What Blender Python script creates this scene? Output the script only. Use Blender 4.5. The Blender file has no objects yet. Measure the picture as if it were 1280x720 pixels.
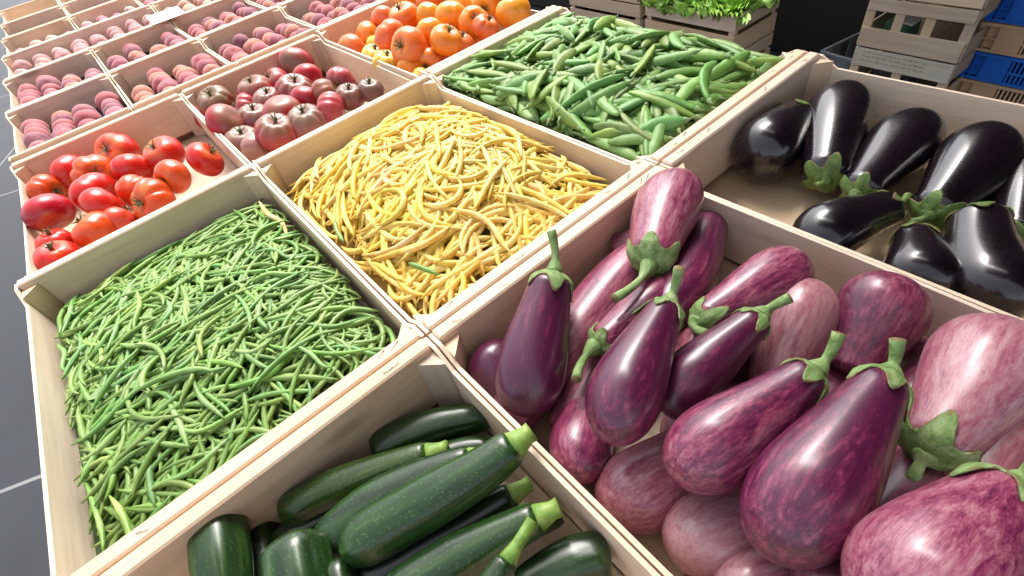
import bpy, bmesh, math, random
import numpy as np
from mathutils import Vector, Matrix, noise
R = math.radians
sc = bpy.context.scene
C = sc.collection
# ------------------------------------------------------------------ camera, world, sun, exposure
RIM = 0.80                                   # height of the crate rims above the floor
RW = np.array([[0.74694656, -0.64161026, -0.17437634],
               [-0.56337212, -0.47146797, -0.67847609],
               [0.35310436, 0.60502415, -0.71362671]])
CP = np.array([0.3067, -0.36921, 0.40723 + RIM])
FPX = 617.3
cd = bpy.data.cameras.new('camera'); cam = bpy.data.objects.new('camera', cd); C.objects.link(cam)
cd.sensor_width = 36; cd.lens = 36 * FPX / 1280; cd.clip_start = 0.02; cd.clip_end = 200
cam.matrix_world = Matrix(((RW[0][0], -RW[1][0], -RW[2][0], CP[0]), (RW[0][1], -RW[1][1], -RW[2][1], CP[1]),
                           (RW[0][2], -RW[1][2], -RW[2][2], CP[2]), (0, 0, 0, 1)))
sc.camera = cam
w = bpy.data.worlds.new('World'); sc.world = w; w.use_nodes = True
wn = w.node_tree; bg = wn.nodes['Background']
sky = wn.nodes.new('ShaderNodeTexSky'); sky.sky_type = 'NISHITA'; sky.sun_disc = False
SUN_EL, SUN_AZ = 58, 42                     # azimuth measured from +Y towards +X
sky.sun_elevation = R(SUN_EL); sky.sun_rotation = R(SUN_AZ); sky.dust_density = 4; sky.air_density = 0.6; sky.ozone_density = .6
hs = wn.nodes.new('ShaderNodeHueSaturation'); hs.inputs['Saturation'].default_value = .32; wn.links.new(sky.outputs[0], hs.inputs['Color']); wn.links.new(hs.outputs[0], bg.inputs[0]); bg.inputs[1].default_value = 0.15
sd = bpy.data.lights.new('sun', 'SUN'); sd.energy = 1.3; sd.angle = R(26); sd.color = (1, .96, .9)
so = bpy.data.objects.new('sun', sd); C.objects.link(so)
sv = Vector((math.sin(R(SUN_AZ)) * math.cos(R(SUN_EL)), math.cos(R(SUN_AZ)) * math.cos(R(SUN_EL)), math.sin(R(SUN_EL))))
so.rotation_euler = sv.to_track_quat('Z', 'Y').to_euler(); so.location = (-3, 4, 6)
sc.view_settings.view_transform = 'Standard'; sc.view_settings.look = 'None'
sc.view_settings.gamma = 1; sc.view_settings.use_curve_mapping = False
sc.view_settings.exposure = 1.58

def at(x, y, z):
    """real place of the thing seen at photo pixel x, y when it lies z above (below) the crate rims"""
    d = RW.T @ np.array([(x - 640) / FPX, (y - 360) / FPX, 1.0])
    t = (z + RIM - CP[2]) / d[2]
    q = CP + t * d
    return Vector(q)
def dep(p): return float((RW @ (np.array(p) - CP))[2])

# ------------------------------------------------------------------ helpers
def link(o, parent=None):
    C.objects.link(o)
    if parent: o.parent = parent
    return o
def tag(o, label=None, cat=None, group=None, kind=None):
    if label: o['label'] = label
    if cat: o['category'] = cat
    if group: o['group'] = group
    if kind: o['kind'] = kind
    return o
def empty(name, loc=(0, 0, 0), rz=0):
    o = bpy.data.objects.new(name, None); o.location = loc; o.rotation_euler = (0, 0, rz); o.empty_display_size = .05
    return link(o)
def mesh_obj(name, bm, mats, parent=None, smooth=False):
    me = bpy.data.meshes.new(name); bm.to_mesh(me); bm.free()
    for m in (mats if isinstance(mats, (list, tuple)) else [mats]): me.materials.append(m)
    if smooth: me.polygons.foreach_set('use_smooth', [True] * len(me.polygons))
    o = bpy.data.objects.new(name, me); return link(o, parent)
def pydata(name, v, f, mats, parent=None, smooth=True):
    me = bpy.data.meshes.new(name); me.from_pydata([tuple(p) for p in v], [], f)
    for m in (mats if isinstance(mats, (list, tuple)) else [mats]): me.materials.append(m)
    if smooth: me.polygons.foreach_set('use_smooth', [True] * len(f))
    me.update(); return link(bpy.data.objects.new(name, me), parent)
def box(bm, x0, x1, y0, y1, z0, z1, bev=0.0012, M=None, mat=0):
    vs = [bm.verts.new(p) for p in ((x0, y0, z0), (x1, y0, z0), (x1, y1, z0), (x0, y1, z0), (x0, y0, z1), (x1, y0, z1), (x1, y1, z1), (x0, y1, z1))]
    fs = [bm.faces.new([vs[i] for i in q]) for q in ((0, 3, 2, 1), (4, 5, 6, 7), (0, 1, 5, 4), (1, 2, 6, 5), (2, 3, 7, 6), (3, 0, 4, 7))]
    for f in fs: f.material_index = mat
    if bev:
        es = list({e for f in fs for e in f.edges})
        r = bmesh.ops.bevel(bm, geom=es, offset=bev, segments=1, affect='EDGES')
        if M: bmesh.ops.transform(bm, matrix=M, verts=list({v for f in r['faces'] for v in f.verts} | {v for v in vs if v.is_valid}))
    elif M: bmesh.ops.transform(bm, matrix=M, verts=vs)
def prism(bm, pts, axis, a0, a1):
    """extrude polygon pts along an axis"""
    def mk(p, a):
        return {'x': (a, p[0], p[1]), 'y': (p[0], a, p[1]), 'z': (p[0], p[1], a)}[axis]
    A = [bm.verts.new(mk(p, a0)) for p in pts]; B = [bm.verts.new(mk(p, a1)) for p in pts]
    n = len(pts); bm.faces.new(A); bm.faces.new(B[::-1])
    for i in range(n): bm.faces.new((A[i], B[i], B[(i + 1) % n], A[(i + 1) % n]))
    bmesh.ops.recalc_face_normals(bm, faces=bm.faces)
def tube_data(pts, rad, n=8, flat=None, up=Vector((0, 0, 1))):
    """verts and faces of a tube through pts; flat=(a,b) scales the section"""
    pts = [Vector(p) for p in pts]; v = []; f = []
    m = len(pts)
    for i, p in enumerate(pts):
        t = (pts[min(i + 1, m - 1)] - pts[max(i - 1, 0)]).normalized()
        s = t.cross(up)
        if s.length < 1e-4: s = t.cross(Vector((1, 0, 0)))
        s.normalize(); u = s.cross(t)
        r = rad[i] if not isinstance(rad, (int, float)) else rad
        a, b = (flat or (1, 1))
        for k in range(n):
            th = 2 * math.pi * k / n
            v.append(p + s * (r * a * math.cos(th)) + u * (r * b * math.sin(th)))
    for i in range(m - 1):
        for k in range(n):
            k2 = (k + 1) % n; f.append((i * n + k, i * n + k2, (i + 1) * n + k2, (i + 1) * n + k))
    f.append(tuple(range(n))[::-1]); f.append(tuple((m - 1) * n + k for k in range(n)))
    return v, f

# ------------------------------------------------------------------ materials
class NT:
    def __init__(s, name):
        s.m = bpy.data.materials.new(name); s.m.use_nodes = True; s.t = s.m.node_tree; s.b = s.t.nodes['Principled BSDF']
    def n(s, typ, **k):
        o = s.t.nodes.new(typ)
        for a, v in k.items():
            if a.startswith('i_'):
                key = a[2:]; key = int(key) if key.isdigit() else key.replace('_', ' ')
                o.inputs[key].default_value = v
            else: setattr(o, a, v)
        return o
    def l(s, a, b): s.t.links.new(a, b)
    def ramp(s, fac, stops):
        r = s.n('ShaderNodeValToRGB'); e = r.color_ramp.elements
        while len(e) < len(stops): e.new(0.5)
        for i, (p, c) in enumerate(stops): e[i].position = p; e[i].color = (*c, 1) if len(c) == 3 else c
        s.l(fac, r.inputs[0]); return r.outputs[0]
    def mix(s, fac, a, b, mode='MIX'):
        r = s.n('ShaderNodeMix', data_type='RGBA', blend_type=mode)
        for sock, v in ((r.inputs[0], fac), (r.inputs[6], a), (r.inputs[7], b)):
            if hasattr(v, 'is_linked'): s.l(v, sock)
            elif isinstance(v, (int, float)): sock.default_value = v
            else: sock.default_value = (*v, 1)
        return r.outputs[2]
    def math(s, op, a, b=0.0, c=None):
        r = s.n('ShaderNodeMath', operation=op)
        for i, v in enumerate((a, b) if c is None else (a, b, c)):
            if hasattr(v, 'is_linked'): s.l(v, r.inputs[i])
            else: r.inputs[i].default_value = v
        return r.outputs[0]
    def coords(s, scale=(1, 1, 1), rnd=True):
        tc = s.n('ShaderNodeTexCoord'); mp = s.n('ShaderNodeMapping'); mp.inputs['Scale'].default_value = scale
        s.l(tc.outputs['Object'], mp.inputs[0])
        if rnd:
            oi = s.n('ShaderNodeObjectInfo'); cb = s.n('ShaderNodeCombineXYZ')
            for i, k in enumerate((17.3, 31.7, 53.1)): s.l(s.math('MULTIPLY', oi.outputs['Random'], k), cb.inputs[i])
            s.l(cb.outputs[0], mp.inputs['Location'])
        return mp.outputs[0]
    def noise(s, vec, scale, detail=3, rough=.5, dist=0):
        o = s.n('ShaderNodeTexNoise'); s.l(vec, o.inputs[0]); o.inputs['Scale'].default_value = scale
        o.inputs['Detail'].default_value = detail; o.inputs['Roughness'].default_value = rough; o.inputs['Distortion'].default_value = dist
        return o.outputs[0]
    def bump(s, h, strength, dist=0.001):
        b = s.n('ShaderNodeBump'); b.inputs['Strength'].default_value = strength; b.inputs['Distance'].default_value = dist
        s.l(h, b.inputs['Height']); s.l(b.outputs[0], s.b.inputs['Normal'])
    def out(s, col, rough=.5, **k):
        if hasattr(col, 'is_linked'): s.l(col, s.b.inputs['Base Color'])
        else: s.b.inputs['Base Color'].default_value = (*col, 1)
        if hasattr(rough, 'is_linked'): s.l(rough, s.b.inputs['Roughness'])
        else: s.b.inputs['Roughness'].default_value = rough
        for a, v in k.items(): s.b.inputs[a.replace('_', ' ')].default_value = v
        return s.m

def wood(name, axis, base, dark, rough=.62, knots=True, grey=0.0):
    t = NT(name)
    sc_ = {'x': (2.2, 34, 34), 'y': (34, 2.2, 34), 'z': (34, 34, 2.2)}[axis]
    v = t.coords(sc_); g = t.noise(v, 1.6, 5, .62, .35)
    col = t.ramp(g, [(.28, dark), (.5, base), (.75, tuple(min(1, c * 1.13) for c in base))])
    sf = {'x': (9, 260, 260), 'y': (260, 9, 260), 'z': (260, 260, 9)}[axis]
    fine = t.noise(t.coords(sf), 1.5, 2, .6)
    col = t.mix(t.math('MULTIPLY', t.ramp(fine, [(.35, (1, 1, 1)), (.6, (0, 0, 0))]), .22), col, tuple(c * .62 for c in base))
    blot = t.noise(t.coords((5, 5, 5)), 1.3, 3, .6)
    col = t.mix(t.math('MULTIPLY', t.ramp(blot, [(.42, (0, 0, 0)), (.72, (1, 1, 1))]), .5), col, tuple(c * k for c, k in zip(base, (.82, .72, .62))))
    if knots:
        vo = t.n('ShaderNodeTexVoronoi'); sk = {'x': (5, 16, 16), 'y': (16, 5, 16), 'z': (16, 16, 5)}[axis]
        t.l(t.coords(sk), vo.inputs['Vector']); vo.inputs['Scale'].default_value = .55
        k = t.ramp(vo.outputs['Distance'], [(.05, (1, 1, 1)), (.12, (0, 0, 0))])
        col = t.mix(t.math('MULTIPLY', k, .6), col, (.16, .08, .045))
    oi = t.n('ShaderNodeObjectInfo'); hv = t.n('ShaderNodeHueSaturation'); t.l(col, hv.inputs['Color'])
    t.l(t.math('MULTIPLY_ADD', oi.outputs['Random'], .22, .88), hv.inputs['Value'])
    t.l(t.math('MULTIPLY_ADD', oi.outputs['Random'], .3, .82), hv.inputs['Saturation'])
    t.bump(t.mix(.5, g, fine), .35, .0008)
    return t.out(hv.outputs[0], rough)
PALE, PALED = (.73, .55, .40), (.60, .43, .30)
M = {}
M['wood_x'] = wood('poplar_wood_across', 'x', PALE, PALED)
M['wood_y'] = wood('poplar_wood_along', 'y', (.76, .61, .46), (.65, .50, .36))
M['wood_z'] = wood('poplar_wood_upright', 'z', (.70, .53, .38), (.56, .40, .27), knots=False)
M['wood_base'] = wood('crate_floor_wood', 'y', (.56, .42, .28), (.45, .32, .2))
M['wood_tan'] = wood('tan_crate_wood', 'y', (.72, .53, .35), (.6, .42, .26))
M['wood_tanx'] = wood('tan_crate_wood_across', 'x', (.72, .53, .35), (.6, .42, .26))
M['wood_old'] = wood('weathered_crate_wood', 'y', (.56, .43, .30), (.42, .31, .20))
M['wood_oldx'] = wood('weathered_crate_wood_across', 'x', (.42, .31, .21), (.29, .21, .14))
M['wood_white'] = wood('whitewashed_slat', 'y', (.52, .49, .41), (.42, .38, .3), knots=False)
t = NT('steel_wire'); M['steel'] = t.out((.35, .33, .3), .35, Metallic=1.0)
def simple(name, col, rough=.5, sc_=30, var=.25, bump=0, **k):
    t = NT(name); n = t.noise(t.coords((1, 1, 1)), sc_, 3, .6)
    c = t.mix(n, tuple(x * (1 - var) for x in col), tuple(min(1, x * (1 + var)) for x in col))
    if bump: t.bump(n, bump, .002)
    return t.out(c, rough, **k)
M['tray'] = simple('black_tray_plastic', (.03, .028, .03), .35)
M['plastic_blue'] = simple('blue_crate_plastic', (.008, .115, .50), .38, 12, .12)
M['plastic_tan'] = simple('tan_crate_plastic', (.50, .33, .20), .45, 12, .15)
M['plastic_grey'] = simple('grey_crate_plastic', (.16, .18, .2), .4, 12, .15)
M['carton'] = simple('green_carton', (.04, .12, .06), .6)
M['card'] = simple('white_card', (.70, .66, .62), .6, 40, .04)
M['print'] = simple('pale_grey_print', (.5, .48, .47), .7)
M['ink'] = simple('faded_print', (.27, .25, .2), .7)
M['wall'] = simple('dark_backdrop_wall', (.016, .015, .012), .75, 3, .3)
M['shade_roof'] = simple('shade_roof_sheet', (.05, .05, .05), .8, 2, .2)
M['metal'] = simple('grey_steel_frame', (.2, .2, .21), .4, 8, .1)
M['pile_shade'] = simple('pile_shadow_green', (.03, .065, .012), .8, 200, .4)  # mound under beans and pods, shade between them put into its colour
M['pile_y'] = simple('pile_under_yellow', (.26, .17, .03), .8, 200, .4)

def colored(name, dark, mid, light, rough, scale, stretch=(1, 1, 1), coat=0.0, bump=.1, sub=0.0, tintw=1.0, fine=0, spec=.5):
    """noise between three tones, multiplied by the object's own colour"""
    t = NT(name); n = t.noise(t.coords(stretch), scale, 4, .6)
    c = t.ramp(n, [(.3, dark), (.5, mid), (.72, light)])
    oi = t.n('ShaderNodeObjectInfo'); c = t.mix(1.0, c, oi.outputs['Color'], 'MULTIPLY')
    if bump: t.bump(t.noise(t.coords(stretch), scale * 4, 3, .6), bump, .001)
    k = {'Specular_IOR_Level': spec}
    if coat: k.update(Coat_Weight=coat, Coat_Roughness=.15)
    if sub: k.update(Subsurface_Weight=sub, Subsurface_Scale=.02)
    return t.out(c, rough, **k)
M['green_bean'] = colored('green_bean_skin', (.12, .225, .04), (.20, .33, .075), (.33, .45, .15), .42, 25, bump=.08)
M['bean_tip'] = simple('dry_bean_tip', (.14, .12, .05), .7)
M['yellow_bean'] = colored('yellow_bean_skin', (.66, .43, .05), (.80, .58, .12), (.86, .72, .30), .42, 25, bump=.08)
M['pea'] = colored('pea_pod_skin', (.105, .205, .035), (.165, .295, .062), (.26, .40, .13), .52, 30, bump=.15)
M['pea_stem'] = simple('pod_stem_green', (.20, .30, .11), .6)
M['calyx'] = colored('eggplant_calyx_green', (.10, .17, .04), (.19, .30, .09), (.36, .43, .21), .6, 30, stretch=(4, 4, 1), bump=.9)
M['dry_edge'] = simple('dry_brown_calyx_edge', (.20, .15, .06), .8, 200, .4)
M['zuc_stem'] = colored('zucchini_stem_green', (.10, .20, .03), (.20, .34, .05), (.38, .46, .14), .5, 60, bump=.5)
M['tom_calyx'] = simple('dry_tomato_calyx', (.12, .11, .045), .7)
M['leaf'] = colored('lettuce_leaf', (.22, .46, .05), (.38, .66, .10), (.58, .80, .28), .45, 40, bump=.6)

def egg_mat():
    t = NT('graffiti_eggplant_skin')
    oi = t.n('ShaderNodeObjectInfo'); sp = t.n('ShaderNodeSeparateColor'); t.l(oi.outputs['Color'], sp.inputs[0])
    pale = sp.outputs[0]; hue = sp.outputs[1]
    tc = t.n('ShaderNodeTexCoord'); sx = t.n('ShaderNodeSeparateXYZ'); t.l(tc.outputs['Object'], sx.inputs[0])
    st = t.noise(t.coords((110, 110, 12)), 1.4, 6, .74, .45)         # streaks along the fruit
    sp2 = t.noise(t.coords((300, 300, 90)), 1.3, 4, .75, .3)      # small speckle
    big = t.noise(t.coords((14, 14, 6)), 1.0, 3, .5)
    # more mottling towards the round end (object z runs from stem 0 down to the round end)
    zz = t.math('MULTIPLY_ADD', sx.outputs[2], -4.2, .0)
    f = t.math('ADD', t.math('MULTIPLY_ADD', st, .85, -.16), t.math('MULTIPLY', sp2, .45))
    f = t.math('ADD', f, t.math('MULTIPLY_ADD', big, .35, -.2))
    f = t.math('ADD', f, t.math('MULTIPLY', zz, .085))
    f = t.math('ADD', f, t.math('MULTIPLY_ADD', pale, .52, -.27))
    c = t.ramp(f, [(.36, (.075, .006, .036)), (.46, (.17, .018, .064)), (.55, (.28, .058, .108)), (.66, (.38, .145, .185)), (.82, (.47, .26, .29))])
    c = t.mix(t.math('MULTIPLY', hue, .45), c, (.34, .17, .13))
    n2 = t.noise(t.coords((8, 8, 5)), 1.2, 2)
    t.bump(n2, .25, .004)
    return t.out(c, .38, Coat_Weight=.5, Coat_Roughness=.22, Coat_IOR=1.55, Specular_IOR_Level=.5)
M['egg'] = egg_mat()
def dark_egg_mat():
    t = NT('black_eggplant_skin'); n = t.noise(t.coords((20, 20, 5)), 1.4, 3)
    c = t.ramp(n, [(.3, (.004, .002, .004)), (.7, (.012, .005, .010))])
    t.bump(t.noise(t.coords((7, 7, 4)), 1.3, 2), .3, .005)
    return t.out(c, t.math('MULTIPLY_ADD', t.noise(t.coords((60, 60, 60)), 2, 3), .12, .22), Coat_Weight=1.0, Coat_Roughness=.15, Coat_IOR=1.45, IOR=1.45)
M['dark_egg'] = dark_egg_mat()
def zuc_mat():
    t = NT('zucchini_skin'); st = t.noise(t.coords((70, 70, 5)), 1.2, 3, .6)
    sp = t.n('ShaderNodeTexVoronoi'); t.l(t.coords((1, 1, .6)), sp.inputs['Vector']); sp.inputs['Scale'].default_value = 330
    dots = t.ramp(sp.outputs['Distance'], [(.12, (1, 1, 1)), (.32, (0, 0, 0))])
    c = t.ramp(st, [(.35, (.007, .021, .005)), (.55, (.016, .044, .009)), (.78, (.065, .115, .028))])
    c = t.mix(t.math('MULTIPLY', dots, .32), c, (.12, .20, .06))
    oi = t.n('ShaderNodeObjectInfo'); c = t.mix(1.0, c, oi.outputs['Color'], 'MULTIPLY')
    t.bump(st, .2, .002)
    return t.out(c, .30, Coat_Weight=.2, Coat_Roughness=.2)
M['zuc'] = zuc_mat()
def tomato_mat():
    t = NT('tomato_skin')
    oi = t.n('ShaderNodeObjectInfo'); tc = t.n('ShaderNodeTexCoord'); sx = t.n('ShaderNodeSeparateXYZ'); t.l(tc.outputs['Object'], sx.inputs[0])
    n = t.noise(t.coords((1, 1, 1)), 22, 4, .6)
    sh = t.math('ADD', t.math('MULTIPLY', sx.outputs[2], 16), t.math('MULTIPLY_ADD', n, 1.0, -.72))   # pale shoulders by the stalk
    sh = t.math('MULTIPLY', t.ramp(sh, [(.12, (0, 0, 0)), (.62, (1, 1, 1))]), t.math('SUBTRACT', 1.0, oi.outputs['Alpha']))
    c = t.mix(sh, oi.outputs['Color'], t.mix(.6, oi.outputs['Color'], (.78, .42, .06)))
    n3 = t.noise(t.coords((1, 1, 1)), 60, 3, .6)
    c = t.mix(t.math('MULTIPLY', t.ramp(n3, [(.5, (0, 0, 0)), (.8, (1, 1, 1))]), .12), c, (.75, .30, .12))
    t.bump(t.noise(t.coords((1, 1, 1)), 35, 2), .12, .003)
    return t.out(c, .30, Coat_Weight=.2, Coat_Roughness=.2, Subsurface_Weight=.08, Subsurface_Scale=.01)
M['tomato'] = tomato_mat()
def heir_mat():
    t = NT('heirloom_tomato_skin')
    oi = t.n('ShaderNodeObjectInfo'); tc = t.n('ShaderNodeTexCoord'); sx = t.n('ShaderNodeSeparateXYZ'); t.l(tc.outputs['Object'], sx.inputs[0])
    n = t.noise(t.coords((1, 1, 1)), 25, 4, .6)
    sh = t.math('ADD', t.math('MULTIPLY', sx.outputs[2], 20), t.math('MULTIPLY_ADD', n, 1.3, -.75))
    sh = t.math('MULTIPLY', t.ramp(sh, [(.1, (0, 0, 0)), (.6, (1, 1, 1))]), .75)
    c = t.mix(sh, oi.outputs['Color'], (.17, .13, .07))
    t.bump(t.noise(t.coords((1, 1, 1)), 35, 2), .12, .003)
    return t.out(c, .36, Coat_Weight=.12, Coat_Roughness=.25)
M['heir'] = heir_mat()
def peach_mat():
    t = NT('peach_skin'); oi = t.n('ShaderNodeObjectInfo')
    n = t.noise(t.coords((1, 1, 1)), 28, 4, .62); m = t.noise(t.coords((1, 1, 1)), 14, 2, .5)
    c = t.mix(t.ramp(m, [(.42, (0, 0, 0)), (.62, (1, 1, 1))]), oi.outputs['Color'], (.30, .13, .16))
    c = t.mix(t.math('MULTIPLY', t.ramp(n, [(.5, (0, 0, 0)), (.72, (1, 1, 1))]), .4), c, (.60, .30, .20))
    t.bump(t.noise(t.coords((1, 1, 1)), 400, 2), .15, .0005)
    return t.out(c, .75, Sheen_Weight=.25, Sheen_Roughness=.4)
M['peach'] = peach_mat()
def floor_mat():
    t = NT('slate_tile_floor'); t.b.inputs['Specular IOR Level'].default_value = .3; tc = t.n('ShaderNodeTexCoord'); mp = t.n('ShaderNodeMapping')
    mp.inputs['Rotation'].default_value = (0, 0, R(21)); mp.inputs['Location'].default_value = (-.3, 1.3775, 0)
    t.l(tc.outputs['Object'], mp.inputs[0])
    br = t.n('ShaderNodeTexBrick'); t.l(mp.outputs[0], br.inputs['Vector'])
    br.offset = 0; br.inputs['Scale'].default_value = 1; br.inputs['Mortar Size'].default_value = .007; br.inputs['Mortar Smooth'].default_value = .15
    br.inputs['Brick Width'].default_value = 2.4; br.inputs['Row Height'].default_value = 2.286
    br.inputs['Color1'].default_value = (.026, .029, .034, 1); br.inputs['Color2'].default_value = (.030, .033, .038, 1); br.inputs['Mortar'].default_value = (.19, .19, .19, 1)
    n = t.noise(tc.outputs['Object'], 3, 5, .65); n2 = t.noise(tc.outputs['Object'], 60, 3, .7)
    c = t.mix(.6, br.outputs[0], t.mix(1.0, br.outputs[0], t.ramp(n, [(.3, (.7, .7, .72)), (.7, (1.3, 1.3, 1.3))]), 'MULTIPLY'))
    c = t.mix(t.math('MULTIPLY', t.ramp(n2, [(.66, (0, 0, 0)), (.74, (1, 1, 1))]), .25), c, (.2, .2, .19))
    t.bump(n2, .1, .002)
    return t.out(c, t.math('MULTIPLY_ADD', n, .25, .36))
M['floor'] = floor_mat()

# ------------------------------------------------------------------ floor, plus an added wall and overhead shade
bm = bmesh.new(); bmesh.ops.create_grid(bm, x_segments=8, y_segments=8, size=40)
tag(mesh_obj('floor', bm, M['floor']), 'dark grey slate tile floor with pale joints', kind='structure')
bm = bmesh.new(); box(bm, 2.86, 3.0, -6, 1.3, 0.001, 3.6, .01); box(bm, 2.86, 3.0, 1.302, 9, 0.001, 1.25, .01)  # added backdrop: tall part blocks sky, low part lets sun reach the lettuce
tag(mesh_obj('wall', bm, M['wall']), 'added dark backdrop wall behind the stacked crates, height stepped for the light', kind='structure')
bm = bmesh.new()
# unseen sheets overhead, added to shade the crates; gaps shape the highlights
XS = [(.15, 1.05), (1.3, 3.6)]
for a, b in XS: box(bm, a, b, -.5, 1.0, 3.2, 3.24, 0)
box(bm, .3, 3.6, -7, -.502, 3.2, 3.24, 0)
tag(mesh_obj('shade_roof', bm, M['shade_roof']), 'unseen dark sheets overhead, added with gaps to shape the light', kind='structure')

# ------------------------------------------------------------------ table
tb = empty('market_table', (0, 0, 0)); tag(tb, 'long trestle market table carrying all the open produce crates', 'table')
bm = bmesh.new(); box(bm, .012, 1.205, -.66, 4.2, RIM - .150, RIM - .128, .002); mesh_obj('table_top', bm, M['wood_tan'], tb)
for y in (-.5, 1.0, 2.5, 3.9):
    for x in (.08, 1.12):
        bm = bmesh.new(); box(bm, x - .025, x + .025, y - .025, y + .025, 0.001, RIM - .152, .003); mesh_obj('leg', bm, M['wood_oldx'], tb)

# ------------------------------------------------------------------ crates
CRATES = []
FL = -.108                                  # crate floor relative to the rim
def crate(u0, u1, v0, v1, label, group, rz=0, drop=0.0, th=.0185, side=-.022, fbd=None, bbd=None, tray=False, seed=0, staples=True):
    """open plywood market crate: two thick end boards across u, two thin side boards along v, four corner posts, a floor"""
    rnd = random.Random(seed)
    cx, cy = (u0 + u1) / 2, (v0 + v1) / 2
    o = empty('wooden_crate', (cx, cy, RIM - .125 - drop)); o.rotation_euler = (0, 0, rz)
    tag(o, label, 'crate', group)
    hx, hy = (u1 - u0) / 2 - .0012, (v1 - v0) / 2 - .0012
    T = .125                                 # height of the rim over the crate's underside
    st = .0045
    for s, d in ((-1, fbd or 0), (1, bbd or 0)):
        bm = bmesh.new(); wob = rnd.uniform(-.001, .001)
        y0, y1 = (s * hy, s * (hy - th)) if s < 0 else (hy - th, hy)
        box(bm, -hx + st + .0005, hx - st - .0005, min(y0, y1), max(y0, y1), T - .093, T - d, .0022)
        ed = mesh_obj('end_board', bm, M['wood_x'], o)
        if staples:
            for k in range(2):
                for e in (-1, 1):
                    sx = e * (hx - rnd.uniform(.02, .05) - k * .12 * rnd.random()); sy = s * (hy - th * .5) + rnd.uniform(-.003, .003); a = rnd.uniform(-.6, .6)
                    dx, dy = math.cos(a) * .0055, math.sin(a) * .0055; z = T - d
                    v, f = tube_data([(sx - dx, sy - dy, z - .001), (sx - dx, sy - dy, z + .0012), (sx + dx, sy + dy, z + .0012), (sx + dx, sy + dy, z - .001)], .00055, 4)
                    pydata('staple', v, f, M['steel'], o)
    for s in (-1, 1):                        # side boards: high at the corners, cut lower between them
        bm = bmesh.new(); L = hy - .001; c = .028; z1 = T - .004; z2 = T + side
        dz = rnd.uniform(-.002, .002)
        pts = [(-L, T - .105), (L, T - .105), (L, z1), (L - .021, z1), (L - .021 - c, z2 + dz), (0, z2 + dz + rnd.uniform(-.0015, .0015)), (-L + .021 + c, z2 - dz), (-L + .021, z1), (-L, z1)]
        x = s * hx; prism(bm, pts, 'x', min(x, x - s * st), max(x, x - s * st))
        mesh_obj('side_board', bm, M['wood_y'], o)
    for sx in (-1, 1):
        for sy in (-1, 1):
            bm = bmesh.new(); x = sx * (hx - st - .0006); y = sy * (hy - th - .0006)
            pts = [(x, y), (x - sx * .023, y), (x - sx * .021, y - sy * .003), (x - sx * .003, y - sy * .021), (x, y - sy * .023)]
            prism(bm, pts, 'z', .018, T - .007 - rnd.uniform(0, .004)); mesh_obj('corner_post', bm, M['wood_z'], o)
    bm = bmesh.new(); box(bm, -hx + st + .0008, hx - st - .0008, -hy + .001, hy - .001, T + FL - .004, T + FL, .0008); mesh_obj('base_board', bm, M['wood_base'], o)
    for s in (-1, 0, 1):
        bm = bmesh.new(); box(bm, -hx + .006, hx - .006, s * (hy - .03) - .02, s * (hy - .03) + .02, 0.0, T + FL - .0045, .001); mesh_obj('foot_slat', bm, M['wood_base'], o)
    if tray:
        bm = bmesh.new(); g = bmesh.ops.create_grid(bm, x_segments=54, y_segments=84, size=.5)
        X, Y = hx - st - .004, hy - th - .004
        for v in bm.verts:
            v.co.x *= 2 * X; v.co.y *= 2 * Y
            edge = min(X - abs(v.co.x), Y - abs(v.co.y))
            v.co.z = T + FL + .010 + .006 * math.cos(v.co.x * 95) * math.cos(v.co.y * 95) + max(0, .03 - edge * 2.4) * .9
        mesh_obj('tray_liner', bm, M['tray'], o, True)
    CRATES.append(o)
    return o
G1 = 'large open wooden crates on the table'
G2 = 'small wooden crates of stone fruit'
BIG = {
 'zuc': crate(0, .4, -.6, 0, 'pale wooden crate of dark green zucchini at the bottom edge', G1, seed=1),
 'egg': crate(.4, .8, -.6, 0, 'pale wooden crate heaped with striped purple eggplants', G1, seed=2),
 'dark': crate(.8, 1.2, -.6, 0, 'wooden crate with glossy black eggplants on its bare floor', G1, seed=3),
 'green': crate(0, .4, 0, .6, 'wooden crate filled with thin green beans', G1, seed=4),
 'yellow': crate(.4, .8, 0, .6, 'wooden crate heaped with yellow wax beans', G1, seed=5),
 'pea': crate(.8, 1.2, 0, .6, 'wooden crate heaped with green pea pods', G1, seed=6),
 'tom': crate(0, .4, .6, 1.2, 'wooden crate of ripe red beefsteak tomatoes', G1, seed=7, drop=.010),
 'heir': crate(.4, .8, .6, 1.2, 'wooden crate of dusky pink and brown ribbed tomatoes', G1, seed=8, drop=.010),
 'orange': crate(.8, 1.2, .6, 1.2, 'wooden crate heaped with orange and yellow tomatoes', G1, seed=9),
}
SM = {}
ordn = ['leftmost', 'second', 'third', 'fourth']
rown = ['first peach row behind the tomatoes', 'second peach row behind the tomatoes']
for j, (v0, v1) in enumerate(((1.202, 1.615), (1.617, 2.03))):
    for i in range(4):
        u0 = .006 + i * .2795
        SM[(i, j)] = crate(u0, u0 + .2785, v0, v1, f'{ordn[i]} crate of dusky peaches in the {rown[j]}', G2, th=.012, side=-.028, tray=True, seed=20 + i + 4 * j, staples=False)
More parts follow.
